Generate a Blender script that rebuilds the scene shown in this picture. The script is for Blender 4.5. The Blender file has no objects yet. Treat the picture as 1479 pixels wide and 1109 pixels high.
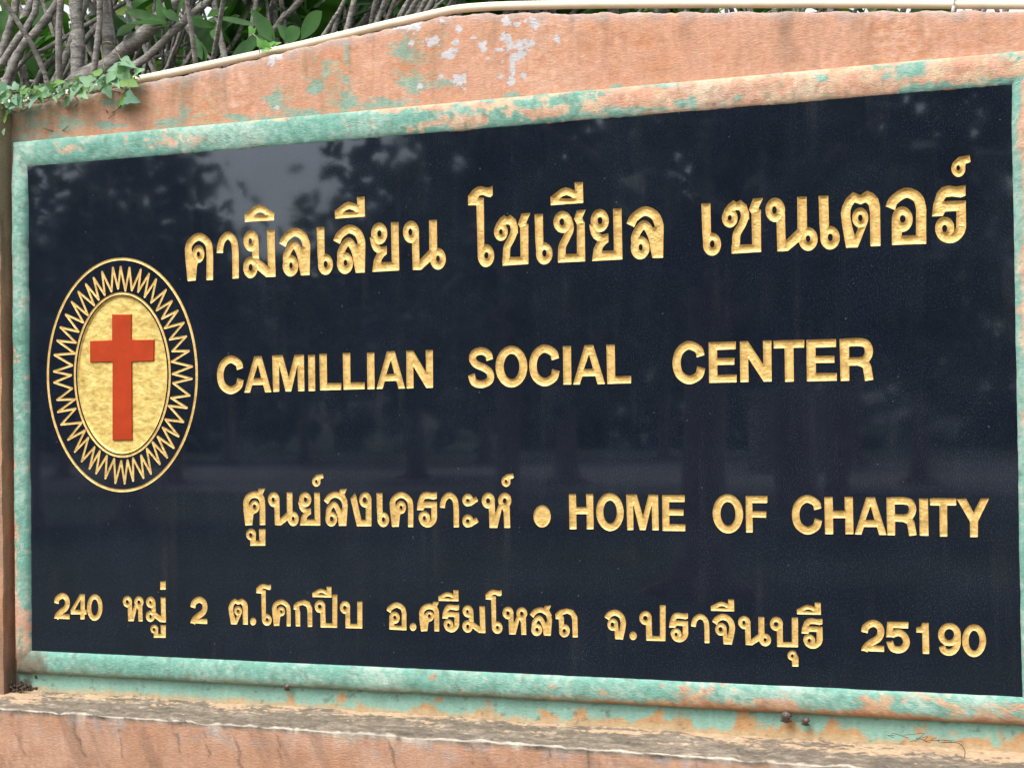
import bpy, math, random
import numpy as np
from mathutils import Vector, Matrix

scene = bpy.context.scene
COL = scene.collection
R_ = math.radians
random.seed(7)

# ------------------------------------------------------------------ camera
CAM_R = np.array([[0.9093521272325291, 0.020222876665324997, 0.41553549061067363],
                  [0.41581959364228566, -0.012623479139976015, -0.9093595071903999],
                  [-0.013144361560708643, 0.9997158011323927, -0.019888255966266147]])
CAM_C = np.array([1.8594053, -3.82023257, 1.54971824])
FPX, PW, PH = 2773.1739, 1479.0, 1109.0
cam_d = bpy.data.cameras.new('camera')
cam = bpy.data.objects.new('camera', cam_d)
COL.objects.link(cam)
M = Matrix([list(CAM_R[i]) + [CAM_C[i]] for i in range(3)] + [[0, 0, 0, 1]])
cam.matrix_world = M
cam_d.sensor_width = 36.0
cam_d.lens = FPX / PW * 36.0
cam_d.clip_start = 0.05
cam_d.clip_end = 3000
scene.camera = cam

# ------------------------------------------------------------------ world, sun, exposure (overcast)
SUN_EL, SUN_AZ = 58.0, 200.0          # azimuth measured from +Y, clockwise
world = bpy.data.worlds.new('World')
scene.world = world
world.use_nodes = True
wn = world.node_tree
bg = wn.nodes['Background']
sky = wn.nodes.new('ShaderNodeTexSky')
sky.sky_type = 'NISHITA'
sky.sun_disc = False
sky.sun_elevation = R_(SUN_EL)
sky.sun_rotation = R_(SUN_AZ)
sky.air_density = 1.3
sky.dust_density = 4.0
hs = wn.nodes.new('ShaderNodeHueSaturation')   # thin cloud takes most of the blue out of the sky
hs.inputs['Saturation'].default_value = 0.30
wn.links.new(sky.outputs[0], hs.inputs['Color'])
wn.links.new(hs.outputs[0], bg.inputs[0])
bg.inputs[1].default_value = 0.145
sun_d = bpy.data.lights.new('sun', 'SUN')
sun_d.energy = 1.1
sun_d.angle = R_(25)
sun_d.color = (1.0, 0.96, 0.90)
sun = bpy.data.objects.new('sun', sun_d)
COL.objects.link(sun)
sv = Vector((math.sin(R_(SUN_AZ)) * math.cos(R_(SUN_EL)), math.cos(R_(SUN_AZ)) * math.cos(R_(SUN_EL)), math.sin(R_(SUN_EL))))
sun.rotation_euler = sv.to_track_quat('Z', 'Y').to_euler()
sun.location = (0, -6, 12)
vs = scene.view_settings
vs.view_transform = 'Standard'
vs.look = 'None'
vs.gamma = 1.0
vs.use_curve_mapping = False
vs.exposure = 1.0

# ------------------------------------------------------------------ helpers
def at(px, py, Y=0.0):
    """world point on the plane y=Y that the photograph shows at pixel px,py"""
    d = CAM_R @ np.array([(px - PW / 2) / FPX, -(py - PH / 2) / FPX, -1.0])
    t = (Y - CAM_C[1]) / d[1]
    return CAM_C + d * t

def mirrored(px, py, depth):
    """world point in front of the slab whose reflection falls on pixel px,py"""
    p = at(px, py, depth)
    p[1] = -p[1]
    return p

def to_px(P):
    """world points (n,3) -> photograph pixels"""
    q = (np.asarray(P) - CAM_C) @ CAM_R
    return PW / 2 - FPX * q[:, 0] / q[:, 2], PH / 2 + FPX * q[:, 1] / q[:, 2]

def mesh_obj(name, verts, faces, mat=None, parent=None, smooth=False, color=None, loc=None):
    me = bpy.data.meshes.new(name)
    verts = np.asarray(verts, dtype=np.float64)
    if parent is not None and loc is None:
        verts = verts - np.array(parent_world(parent))
    if loc is not None:
        verts = verts - np.array(loc)
    if isinstance(faces, np.ndarray):
        nf, k = faces.shape
        me.vertices.add(len(verts)); me.vertices.foreach_set('co', verts.astype(np.float32).ravel())
        me.loops.add(nf * k); me.loops.foreach_set('vertex_index', faces.astype(np.int32).ravel())
        me.polygons.add(nf); me.polygons.foreach_set('loop_start', np.arange(0, nf * k, k, dtype=np.int32))
        me.update(calc_edges=True)
    else:
        me.from_pydata([tuple(v) for v in verts], [], faces)
    if smooth:
        me.polygons.foreach_set('use_smooth', np.ones(len(me.polygons), dtype=bool))
    if color is not None:
        ca = me.color_attributes.new('paint', 'FLOAT_COLOR', 'POINT')
        c4 = np.ones((len(verts), 4), dtype=np.float32); c4[:, :3] = color
        ca.data.foreach_set('color', c4.ravel())
    me.update()
    o = bpy.data.objects.new(name, me)
    COL.objects.link(o)
    if mat: me.materials.append(mat)
    if parent is not None: o.parent = parent
    if loc is not None: o.location = loc
    return o

def parent_world(p):
    v = Vector((0, 0, 0))
    while p is not None:
        v = v + p.location
        p = p.parent
    return v

def tag(o, label, cat, group=None):
    o['label'] = label; o['category'] = cat
    if group: o['group'] = group
    return o

def thing(name, label, cat, loc, group=None):
    o = bpy.data.objects.new(name, None)
    COL.objects.link(o); o.location = loc
    o.empty_display_size = 0.1
    return tag(o, label, cat, group)

def structure(o):
    o['kind'] = 'structure'
    return o

class MB:
    """collects shapes for one mesh"""
    def __init__(s): s.v = []; s.f = []; s.c = []
    def add(s, v, f, c=None):
        b = len(s.v)
        s.v.extend(v); s.f.extend([tuple(i + b for i in q) for q in f])
        if c is not None: s.c.extend([c] * len(v))
    def box(s, x0, x1, y0, y1, z0, z1):
        v = [(x, y, z) for z in (z0, z1) for y in (y0, y1) for x in (x0, x1)]
        s.add(v, [(0, 2, 3, 1), (4, 5, 7, 6), (0, 1, 5, 4), (2, 6, 7, 3), (0, 4, 6, 2), (1, 3, 7, 5)])
    def tube(s, pts, rad, n=8, wob=0.0, rng=random):
        pts = [Vector(p) for p in pts]
        if not hasattr(rad, '__len__'): rad = [rad] * len(pts)
        up = None; v = []; f = []
        for i, p in enumerate(pts):
            t = (pts[min(i + 1, len(pts) - 1)] - pts[max(i - 1, 0)]).normalized()
            if up is None:
                a = t.orthogonal().normalized()
            else:
                a = (up - t * up.dot(t)).normalized()
            up = a; b = t.cross(a)
            for k in range(n):
                th = 2 * math.pi * k / n
                r = rad[i] * (1 + wob * (rng.random() - .5))
                v.append(tuple(p + (a * math.cos(th) + b * math.sin(th)) * r))
        for i in range(len(pts) - 1):
            for k in range(n):
                k2 = (k + 1) % n
                f.append((i * n + k, i * n + k2, (i + 1) * n + k2, (i + 1) * n + k))
        f.append(tuple(range(n - 1, -1, -1))); f.append(tuple((len(pts) - 1) * n + k for k in range(n)))
        s.add(v, f)
    def build(s, name, mat, parent=None, smooth=True, loc=None):
        return mesh_obj(name, np.array(s.v), s.f, mat, parent, smooth, np.array(s.c) if s.c else None, loc)

def smooth_path(pts, n=6):
    P = [np.array(p, float) for p in pts]
    if len(P) < 3: return P
    out = []
    Q = [2 * P[0] - P[1]] + P + [2 * P[-1] - P[-2]]
    for i in range(1, len(Q) - 2):
        p0, p1, p2, p3 = Q[i - 1:i + 3]
        for k in range(n):
            t = k / n
            out.append(.5 * (2 * p1 + (p2 - p0) * t + (2 * p0 - 5 * p1 + 4 * p2 - p3) * t * t + (3 * p1 - p0 - 3 * p2 + p3) * t ** 3))
    out.append(P[-1])
    return out

_tabs = {}
def vnoise(x, y, seed=0):
    if seed not in _tabs: _tabs[seed] = np.random.default_rng(seed).random((256, 256)).astype(np.float32)
    T = _tabs[seed]
    xi = np.floor(x).astype(int); yi = np.floor(y).astype(int)
    fx = x - xi; fy = y - yi
    fx = fx * fx * (3 - 2 * fx); fy = fy * fy * (3 - 2 * fy)
    a = T[xi % 256, yi % 256]; b = T[(xi + 1) % 256, yi % 256]; c = T[xi % 256, (yi + 1) % 256]; d = T[(xi + 1) % 256, (yi + 1) % 256]
    return (a * (1 - fx) + b * fx) * (1 - fy) + (c * (1 - fx) + d * fx) * fy

def fbm(x, y, seed=0, octaves=4):
    s = 0; a = .5; tot = 0
    for o in range(octaves):
        s = s + a * vnoise(x * 2 ** o, y * 2 ** o, seed + o); tot += a; a *= .55
    return s / tot

def sstep(a, b, x):
    t = np.clip((x - a) / (b - a), 0, 1)
    return t * t * (3 - 2 * t)

def mixc(c, col, m):
    m = np.asarray(m)[:, None]
    return c * (1 - m) + np.asarray(col)[None, :] * m

# ------------------------------------------------------------------ materials
def new_mat(name, rough=.6):
    m = bpy.data.materials.new(name); m.use_nodes = True
    nt = m.node_tree; b = nt.nodes['Principled BSDF']
    b.inputs['Roughness'].default_value = rough
    return m, nt, b

def nd(nt, kind, **kw):
    n = nt.nodes.new(kind)
    for k, v in kw.items(): setattr(n, k, v)
    return n

def noise(nt, scale, detail=4, rough=.6, vec=None):
    n = nd(nt, 'ShaderNodeTexNoise')
    n.inputs['Scale'].default_value = scale; n.inputs['Detail'].default_value = detail; n.inputs['Roughness'].default_value = rough
    if vec is not None: nt.links.new(vec, n.inputs['Vector'])
    return n

def objcoord(nt, scale=(1, 1, 1)):
    tc = nd(nt, 'ShaderNodeTexCoord'); mp = nd(nt, 'ShaderNodeMapping')
    mp.inputs['Scale'].default_value = scale
    nt.links.new(tc.outputs['Object'], mp.inputs['Vector'])
    return mp.outputs[0]

def bump(nt, b, height, strength=.3, dist=.002):
    n = nd(nt, 'ShaderNodeBump')
    n.inputs['Strength'].default_value = strength; n.inputs['Distance'].default_value = dist
    nt.links.new(height, n.inputs['Height']); nt.links.new(n.outputs[0], b.inputs['Normal'])
    return n

def ramp(nt, fac, stops):
    r = nd(nt, 'ShaderNodeValToRGB')
    el = r.color_ramp.elements
    while len(el) < len(stops): el.new(.5)
    for e, (p, c) in zip(el, stops): e.position = p; e.color = (*c, 1)
    nt.links.new(fac, r.inputs[0])
    return r.outputs[0]

def mixcol(nt, a, b, fac, mode='MIX'):
    m = nd(nt, 'ShaderNodeMix', data_type='RGBA', blend_type=mode)
    for sock, val in ((m.inputs[6], a), (m.inputs[7], b), (m.inputs[0], fac)):
        if hasattr(val, 'is_linked'): nt.links.new(val, sock)
        elif isinstance(val, (int, float)): sock.default_value = val
        else: sock.default_value = (*val, 1)
    return m.outputs[2]

def painted_plaster(name, bump_s=.5, fine=260):
    """limewashed plaster; its patches and stains come from the mesh's paint attribute"""
    m, nt, b = new_mat(name, .82)
    at_ = nd(nt, 'ShaderNodeAttribute', attribute_name='paint')
    v = objcoord(nt, (1, 1, 2.4))
    n1 = noise(nt, 95, 5, .65, v)
    n2 = noise(nt, fine, 4, .7, v)
    v3 = objcoord(nt, (1, 1, .25))
    n3 = noise(nt, 60, 4, .6, v3)
    f = ramp(nt, n1.outputs[0], [(.25, (.74, .72, .70)), (.75, (1.2, 1.2, 1.2))])
    c = mixcol(nt, at_.outputs['Color'], f, .75, 'MULTIPLY')
    f2 = ramp(nt, n3.outputs[0], [(.3, (.86, .83, .80)), (.7, (1.1, 1.1, 1.1))])
    c = mixcol(nt, c, f2, .7, 'MULTIPLY')
    nt.links.new(c, b.inputs['Base Color'])
    ad = nd(nt, 'ShaderNodeMath', operation='ADD')
    nt.links.new(n1.outputs[0], ad.inputs[0]); nt.links.new(n2.outputs[0], ad.inputs[1])
    bump(nt, b, ad.outputs[0], bump_s, .004)
    b.inputs['Specular IOR Level'].default_value = .25
    return m

MAT_WALL = painted_plaster('weathered_plaster')
MAT_MOULD = painted_plaster('flaking_moulding_paint', .6, 220)

def granite():
    m, nt, b = new_mat('polished_black_granite', .035)
    v = objcoord(nt)
    n = noise(nt, 400, 3, .7, v)
    c = ramp(nt, n.outputs[0], [(.38, (.0035, .0055, .0110)), (.57, (.0100, .0138, .0250)), (.69, (.042, .050, .070))])
    n2 = noise(nt, 6, 4, .6, v)
    f = ramp(nt, n2.outputs[0], [(.3, (.8, .8, .8)), (.75, (1.35, 1.3, 1.25))])
    c = mixcol(nt, c, f, 1.0, 'MULTIPLY')
    # pale water spots and scuffs
    vo = nd(nt, 'ShaderNodeTexVoronoi', feature='DISTANCE_TO_EDGE'); vo.inputs['Scale'].default_value = 9
    sp = nd(nt, 'ShaderNodeTexVoronoi'); sp.inputs['Scale'].default_value = 26; nt.links.new(v, sp.inputs['Vector'])
    n4 = noise(nt, 160, 3, .6, v)
    ad = nd(nt, 'ShaderNodeMath', operation='ADD'); nt.links.new(sp.outputs['Distance'], ad.inputs[0])
    mu = nd(nt, 'ShaderNodeMath', operation='MULTIPLY'); mu.inputs[1].default_value = .12
    nt.links.new(n4.outputs[0], mu.inputs[0]); nt.links.new(mu.outputs[0], ad.inputs[1])
    s = ramp(nt, ad.outputs[0], [(.085, (1, 1, 1)), (.11, (0, 0, 0))])
    c = mixcol(nt, c, (.07, .075, .085), s)
    nt.nodes.remove(vo)
    # faint dried run marks and dust
    vv = objcoord(nt, (1, 1, .06)); n6 = noise(nt, 34, 4, .6, vv); n7 = noise(nt, 7, 4, .6, v)
    mm = nd(nt, 'ShaderNodeMath', operation='MULTIPLY'); nt.links.new(ramp(nt, n6.outputs[0], [(.5, (0, 0, 0)), (.72, (.30, .30, .30))]), mm.inputs[0]); nt.links.new(ramp(nt, n7.outputs[0], [(.42, (0, 0, 0)), (.7, (1, 1, 1))]), mm.inputs[1])
    c = mixcol(nt, c, (.05, .05, .053), mm.outputs[0])
    nt.links.new(c, b.inputs['Base Color'])
    n3 = noise(nt, 3.2, 5, .65, v)
    r = ramp(nt, n3.outputs[0], [(.3, (.018, .018, .018)), (.75, (.048, .048, .048))])
    nt.links.new(r, b.inputs['Roughness'])
    b.inputs['IOR'].default_value = 1.82
    b.inputs['Specular Tint'].default_value = (.78, .88, 1.0, 1)
    nb = noise(nt, 5, 2, .5, v)
    bump(nt, b, nb.outputs[0], .04, .003)
    return m

def gold(name, hammered=.5, scale=150, tint=(1, 1, 1)):
    m, nt, b = new_mat(name, .42)
    v = objcoord(nt, (1, 1, 1.5))
    n = noise(nt, scale, 4, .6, v)
    n2 = noise(nt, 34, 4, .6, v)
    c = ramp(nt, n2.outputs[0], [(.28, tuple(a * t for a, t in zip((.49, .295, .085), tint))), (.5, tuple(a * t for a, t in zip((.76, .495, .160), tint))), (.74, tuple(a * t for a, t in zip((.90, .65, .26), tint)))])
    f = ramp(nt, n.outputs[0], [(.3, (.72, .68, .66)), (.62, (1.1, 1.1, 1.1))])
    c = mixcol(nt, c, f, .8, 'MULTIPLY')
    nt.links.new(c, b.inputs['Base Color'])
    b.inputs['Metallic'].default_value = .25
    bump(nt, b, n.outputs[0], hammered, .004)
    return m

MAT_GRANITE = granite()
MAT_GOLD = gold('gold_leaf_in_cut_letters', .42, 170)
MAT_GOLDFIELD = gold('hammered_gold_leaf', .6, 62, (1.0, 1.12, 1.05))

def simple(name, col, rough=.5, var=.15, scale=30, bs=0.0, spec=.5, vscale=(1, 1, 1)):
    m, nt, b = new_mat(name, rough)
    v = objcoord(nt, vscale)
    n = noise(nt, scale, 4, .6, v)
    c = ramp(nt, n.outputs[0], [(.3, tuple(a * (1 - var) for a in col)), (.7, tuple(min(1, a * (1 + var)) for a in col))])
    nt.links.new(c, b.inputs['Base Color'])
    b.inputs['Specular IOR Level'].default_value = spec
    if bs: bump(nt, b, n.outputs[0], bs, .01)
    return m

MAT_CROSS = simple('dull_red_paint', (.40, .043, .010), .6, .14, 22, .08, .15)
MAT_PVC = simple('cream_plastic_pipe', (.82, .73, .55), .35, .10, 9, 0, .5)
MAT_SNAIL = simple('dark_snail_shell', (.085, .055, .042), .3, .5, 160, .3)
MAT_TWIG = simple('dry_grass', (.12, .06, .035), .8, .3, 60)
MAT_TIE = simple('grey_plastic_tie', (.45, .44, .42), .5, .1)

def bark():
    m, nt, b = new_mat('grey_frangipani_bark', .85)
    v = objcoord(nt, (1, 1, 2.2))
    n = noise(nt, 42, 7, .75, v); n2 = noise(nt, 110, 3, .6, v)
    c = ramp(nt, n.outputs[0], [(.28, (.14, .13, .12)), (.5, (.31, .29, .265)), (.68, (.50, .48, .45))])
    nt.links.new(c, b.inputs['Base Color'])
    vr = objcoord(nt, (.35, .35, 5)); n5 = noise(nt, 9, 5, .7, vr)
    c = mixcol(nt, c, ramp(nt, n5.outputs[0], [(.36, (.5, .48, .46)), (.52, (1.05, 1.05, 1.05))]), .9, 'MULTIPLY'); nt.links.new(c, b.inputs['Base Color'])
    ad = nd(nt, 'ShaderNodeMath', operation='ADD'); nt.links.new(n.outputs[0], ad.inputs[0]); nt.links.new(n5.outputs[0], ad.inputs[1])
    bump(nt, b, ad.outputs[0], .8, .014)
    return m
MAT_BARK = bark()
MAT_BROWNBARK = simple('brown_shade_tree_bark', (.26, .20, .16), .9, .35, 12, .5, .2)

def leaf(name, c1, c2, trans=.35, rough=.45):
    m, nt, b = new_mat(name, rough)
    b.inputs['Specular IOR Level'].default_value = .22
    at_ = nd(nt, 'ShaderNodeAttribute', attribute_name='paint')
    v = objcoord(nt)
    n = noise(nt, 14, 3, .6, v)
    c = ramp(nt, n.outputs[0], [(.3, c1), (.7, c2)])
    c = mixcol(nt, c, at_.outputs['Color'], 1.0, 'MULTIPLY')
    nt.links.new(c, b.inputs['Base Color'])
    tr = nd(nt, 'ShaderNodeBsdfTranslucent'); mx = nd(nt, 'ShaderNodeMixShader'); mx.inputs[0].default_value = trans
    tc = mixcol(nt, c, (1.15, 1.4, .55), 1.0, 'MULTIPLY')
    nt.links.new(tc, tr.inputs[0])
    nt.links.new(b.outputs[0], mx.inputs[1]); nt.links.new(tr.outputs[0], mx.inputs[2])
    nt.links.new(mx.outputs[0], nt.nodes['Material Output'].inputs['Surface'])
    return m
MAT_STEM = simple('green_brown_vine_stem', (.16, .17, .07), .7, .3, 60)
MAT_FRANGI = leaf('frangipani_leaf', (.022, .07, .016), (.05, .14, .03), .35, .5)
MAT_VINE = leaf('vine_leaf', (.13, .25, .16), (.22, .38, .26), .2, .5)
MAT_SHRUB = leaf('backlit_shrub_leaf', (.045, .085, .02), (.13, .19, .045), .5, .5)
MAT_CANOPY = leaf('shade_tree_leaf', (.015, .04, .012), (.05, .095, .03), .2, .5)

# ------------------------------------------------------------------ dimensions of the sign
HX, ZB, PHT = 1.2, 1.0, 1.1984        # slab half width, bottom, height
ZT = ZB + PHT
WY = 0.012                            # face of the wall behind the slab

# ------------------------------------------------------------------ ground and road
def sheet(name, x0, x1, y0, y1, z, mat):
    return structure(mesh_obj(name, [(x0, y0, z), (x1, y0, z), (x1, y1, z), (x0, y1, z)], [(0, 1, 2, 3)], mat))
MAT_GROUND = simple('worn_grass_and_soil', (.035, .042, .022), .95, .45, 1.4, .3, .2)
MAT_ROAD = simple('pale_concrete_road', (.14, .13, .12), .85, .18, .8, .2, .3)
sheet('ground', -400, 400, -400, 400, 0, MAT_GROUND)
sheet('road', -300, 300, -62, -34, .012, MAT_ROAD)

# ------------------------------------------------------------------ the wall
top_px = [(0, 155), (60, 147), (197, 120.5), (338, 91.5), (480, 56), (564, 40), (620, 26.5), (662, 19), (760, 16.8), (980, 16.2), (1200, 15), (1479, 13.5)]
top_xz = np.array([at(x, y, WY)[[0, 2]] for x, y in top_px])
XL = at(20, 600, WY)[0]               # where the left pillar stands out of the wall
XR = 1.42
def ztop(x):
    x = np.asarray(x, float)
    z = np.interp(x, top_xz[:, 0], top_xz[:, 1])
    sr = (top_xz[-1, 1] - top_xz[-3, 1]) / (top_xz[-1, 0] - top_xz[-3, 0])
    z = np.where(x > top_xz[-1, 0], top_xz[-1, 1] + sr * (x - top_xz[-1, 0]), z)
    return z
ZLEDGE = .900
def zled(x): return .900 - .005 * np.asarray(x)      # the ledge falls a little toward the right
YLF, LDROP = -.15, .020                              # front edge of the ledge and its fall to the front

def blob(px, py, items, nz, rag=.55):
    """soft union of ragged ellipses given in photograph pixels -> signed mask"""
    out = np.full(px.shape, -9.0)
    for it in items:
        cx, cy, rx, ry = it[:4]
        d = 1 - np.sqrt(((px - cx) / rx) ** 2 + ((py - cy) / ry) ** 2)
        out = np.maximum(out, d)
    return out + (nz - .5) * 2 * rag

PEACH = np.array((.61, .335, .228)); PEACH2 = np.array((.56, .27, .155)); PEACH3 = np.array((.67, .42, .315))
TEAL = np.array((.17, .385, .315)); TEAL2 = np.array((.34, .54, .46)); CREAM = np.array((.68, .52, .38))
DIRT = np.array((.12, .09, .065)); RUST = np.array((.40, .23, .11)); GREY = np.array((.155, .128, .098))

teal_items = [(265, 160, 9, 34), (262, 140, 8, 14), (455, 122, 15, 16), (430, 168, 40, 12), (585, 75, 18, 22), (598, 120, 24, 16), (545, 150, 60, 10), (500, 148, 10, 34),
              (45, 180, 30, 30), (28, 200, 26, 40), (90, 175, 30, 16), (80, 196, 16, 8), (470, 100, 10, 16), (170, 150, 22, 6), (890, 128, 14, 6), (500, 70, 7, 22), (240, 178, 20, 8), (370, 170, 50, 8), (740, 138, 16, 6), (400, 150, 18, 20), (330, 185, 60, 6), (640, 120, 30, 8), (150, 180, 30, 7)]
chip_items = [(598, 41, 8, 6), (583, 38, 6, 4), (625, 60, 11, 7), (619, 64, 6, 5), (646, 80, 11, 6), (655, 74, 6, 4), (662, 41, 5, 6), (684, 55, 4, 2), (697, 66, 5, 6), (699, 72, 4, 4), (730, 56, 8, 6), (750, 68, 13, 10), (745, 80, 8, 6), (740, 95, 5, 22), (737, 115, 6, 7), (723, 74, 8, 3), (769, 63, 4, 8), (773, 38, 7, 9), (765, 30, 8, 4), (725, 90, 4, 5), (664, 115, 11, 8), (637, 112, 5, 4), (607, 125, 5, 4), (755, 109, 4, 4), (804, 58, 4, 6), (747, 36, 4, 4), (731, 31, 7, 6), (590, 33, 16, 4), (566, 40, 9, 3), (640, 30, 4, 3), (657, 62, 4, 4), (723, 111, 4, 3), (400, 156, 3, 2), (594, 63, 5, 5), (704, 84, 3, 2), (670, 128, 3, 3), (400, 80, 9, 6), (392, 86, 6, 8), (806, 20, 8, 2)]

def wall_colour(P):
    px, py = to_px(P)
    x, z = P[:, 0] + P[:, 1] * .7, P[:, 2] - P[:, 1] * .7
    n1 = fbm(x * 7, z * 7, 1); n2 = fbm(x * 30, z * 40, 5); st = fbm(x * 26, z * 2.2, 9); fine = fbm(x * 75, z * 130, 13, 3); n3 = fbm(x * 16, z * 22, 20)
    c = mixc(np.tile(PEACH, (len(P), 1)), PEACH2, sstep(.42, .72, .55 * n1 + .45 * n2))
    c = mixc(c, PEACH3, sstep(.5, .75, .5 * fbm(x * 5, z * 9, 30) + .5 * fine) * .8)
    # orange, more weathered on the left and low
    c = mixc(c, PEACH2 * np.array((1.05, .98, .8)), sstep(.35, .75, n3) * np.interp(px, [100, 500, 800], [.55, .5, .15]))
    # teal showing where the top coat has worn
    nr = fbm(x * 26, z * 48, 33, 5); nr2 = fbm(x * 55, z * 150, 36, 4)
    t = blob(px, py, teal_items, .55 * nr + .45 * nr2, 1.9)
    c = mixc(c, TEAL * .8 + TEAL2 * .2, sstep(-.05, .75, t) * .85)
    haze_t = sstep(.52, .70, .6 * n3 + .4 * fine) * np.interp(px, [60, 200, 420, 640, 760], [.7, .5, .75, .7, 0.02])
    c = mixc(c, np.array((.38, .41, .29)), haze_t * .9)
    # vertical rain streaks
    zt = ztop(P[:, 0]); dtop = zt - P[:, 2]
    s = sstep(.52, .85, fbm(x * 15 + 2 * n1, z * 1.6, 9, 5)) * np.exp(-np.clip(dtop, 0, 9) / .25)
    c = mixc(c, np.array((.29, .175, .11)), s * .75)
    c = mixc(c, np.array((.34, .22, .15)), sstep(.55, .8, fbm(x * 4, z * 12, 48) * .5 + fbm(x * 45, z * 8, 52) * .5) * .5)
    for sx, w, L in ((875, 6, 110), (826, 4, 80), (1125, 7, 70), (1235, 8, 70), (505, 3, 140), (540, 3, 100), (1420, 5, 60), (640, 3, 60), (985, 4, 50), (330, 4, 60), (1330, 6, 50)):
        m = np.exp(-((px - sx - (n2 - .5) * 7) / w) ** 2) * np.clip(1 - (py - 15) / L, 0, 1)
        c = mixc(c, np.array((.26, .16, .10)), np.clip(m, 0, 1) * .5)
    # grey lime at the very top edge
    e = sstep(.03, .0, dtop - (n2 - .5) * .045)
    c = mixc(c, np.array((.38, .36, .35)), e * .6 * (P[:, 2] > ZT))
    # left end is grimy and dark
    g = sstep(120, 10, px + (n3 - .5) * 120) * (py < 400)
    c = mixc(c, np.array((.20, .17, .12)), g * .55)
    # flaked chips down to pale undercoat
    k = blob(px, py, chip_items, .45 * fbm(x * 60, z * 60, 41, 4) + .55 * fbm(x * 120, z * 120, 46, 3), 1.5)
    c = mixc(c, np.array((.36, .24, .19)), sstep(-.12, .02, k) * .5)
    c = mixc(c, np.array((.60, .58, .60)) * .95, sstep(.0, .12, k))
    # strip under the moulding: teal at the left, flaked to brown plaster toward the right
    low = P[:, 2] < ZB - .02
    f = fbm(x * 22, z * 14, 40) * .6 + n2 * .4
    c_low = mixc(np.tile(TEAL * .5 + TEAL2 * .5, (len(P), 1)), np.array((.52, .31, .15)), sstep(0, .1, f - np.interp(px, [150, 500, 700, 1000, 1200, 1479], [.72, .60, .56, .50, .44, .46]) + np.clip((P[:, 2] - zled(P[:, 0]) - .022), -.03, .03) * -6))
    c_low = mixc(c_low, np.array((.50, .40, .25)), sstep(.012, .0, P[:, 2] - zled(P[:, 0]) - (n2 - .4) * .02) * .8)
    c_low = mixc(c_low, DIRT, sstep(.68, .78, fbm(x * 60, z * 90, 44)) * .5)
    c_low = mixc(c_low, DIRT, sstep(46, 30, px + (n2 - .5) * 40) * .9)
    c = np.where(low[:, None], c_low, c)
    return c

def wall_face():
    xs = np.arange(XL - .02, XR + .001, .004)
    # rows: below the slab, beside it, above it
    rows = []
    zfr = np.concatenate([np.arange(ZLEDGE - .03, ZB + .03, .004), np.linspace(ZB + .035, ZT - .03, 50), np.arange(ZT - .025, ZT + .08, .004)])
    ntop = 70
    X = np.repeat(xs[:, None], len(zfr) + ntop, 1)
    zt = ztop(xs)
    up = zfr[-1] + (zt[:, None] - zfr[-1]) * (np.linspace(0, 1, ntop + 1)[1:][None, :])
    Zg = np.concatenate([np.repeat(zfr[None, :], len(xs), 0), up], 1)
    Yg = np.full_like(X, WY) + (fbm(X * 9, Zg * 9, 50) - .5) * .004 + (fbm(X * 60, Zg * 60, 54, 3) - .5) * .0016
    # ragged, slightly rounded top arris
    dt = zt[:, None] - Zg
    Yg += np.exp(-dt / .008) * .006
    Zg = Zg - np.exp(-dt / .004) * (fbm(X * 35, X * 0 + 3, 60) ** 2) * .010
    V = np.stack([X, Yg, Zg], -1).reshape(-1, 3)
    nz = X.shape[1]; i, j = np.meshgrid(np.arange(X.shape[0] - 1), np.arange(nz - 1), indexing='ij')
    # leave out what the slab hides
    xc = xs[:-1][:, None] + 0 * j; zc = Zg[:-1, :-1]
    keep = ~((np.abs(xc) < HX - .04) & (zc > ZB + .03) & (zc < ZT - .035))
    a = (i * nz + j)[keep]
    F = np.stack([a, a + nz, a + nz + 1, a + 1], 1)
    return V, F, xs, Zg[:, -1], Yg[:, -1]

wall = thing('sign_wall', 'weathered peach and teal plaster wall with an arched top, holding the black name slab', 'wall', (0, WY, 0))
V, F, xs, zt_edge, yt_edge = wall_face()
mesh_obj('wall_face', V, F, MAT_WALL, wall, True, wall_colour(V))
# body of the wall behind its face: top, back and ends
nb = len(xs)
Vb = np.concatenate([np.stack([xs, yt_edge, zt_edge], 1), np.stack([xs, np.full(nb, .19), zt_edge], 1), np.stack([xs, np.full(nb, .19), np.zeros(nb)], 1), np.stack([xs, np.full(nb, WY + .012), np.zeros(nb)], 1), np.stack([xs, np.full(nb, WY + .012), zt_edge - .02], 1)])
Fb = []
for i in range(nb - 1):
    for k in range(4):
        Fb.append((k * nb + i, k * nb + i + 1, (k + 1) * nb + i + 1, (k + 1) * nb + i))
Fb.append(tuple(k * nb for k in range(5))); Fb.append(tuple(k * nb + nb - 1 for k in (4, 3, 2, 1, 0)))
cb = mixc(np.tile(PEACH * .7, (len(Vb), 1)), GREY, fbm(Vb[:, 0] * 20, Vb[:, 1] * 20 + Vb[:, 2] * 5, 70))
mesh_obj('wall_body', Vb, Fb, MAT_WALL, wall, False, cb)

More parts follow.
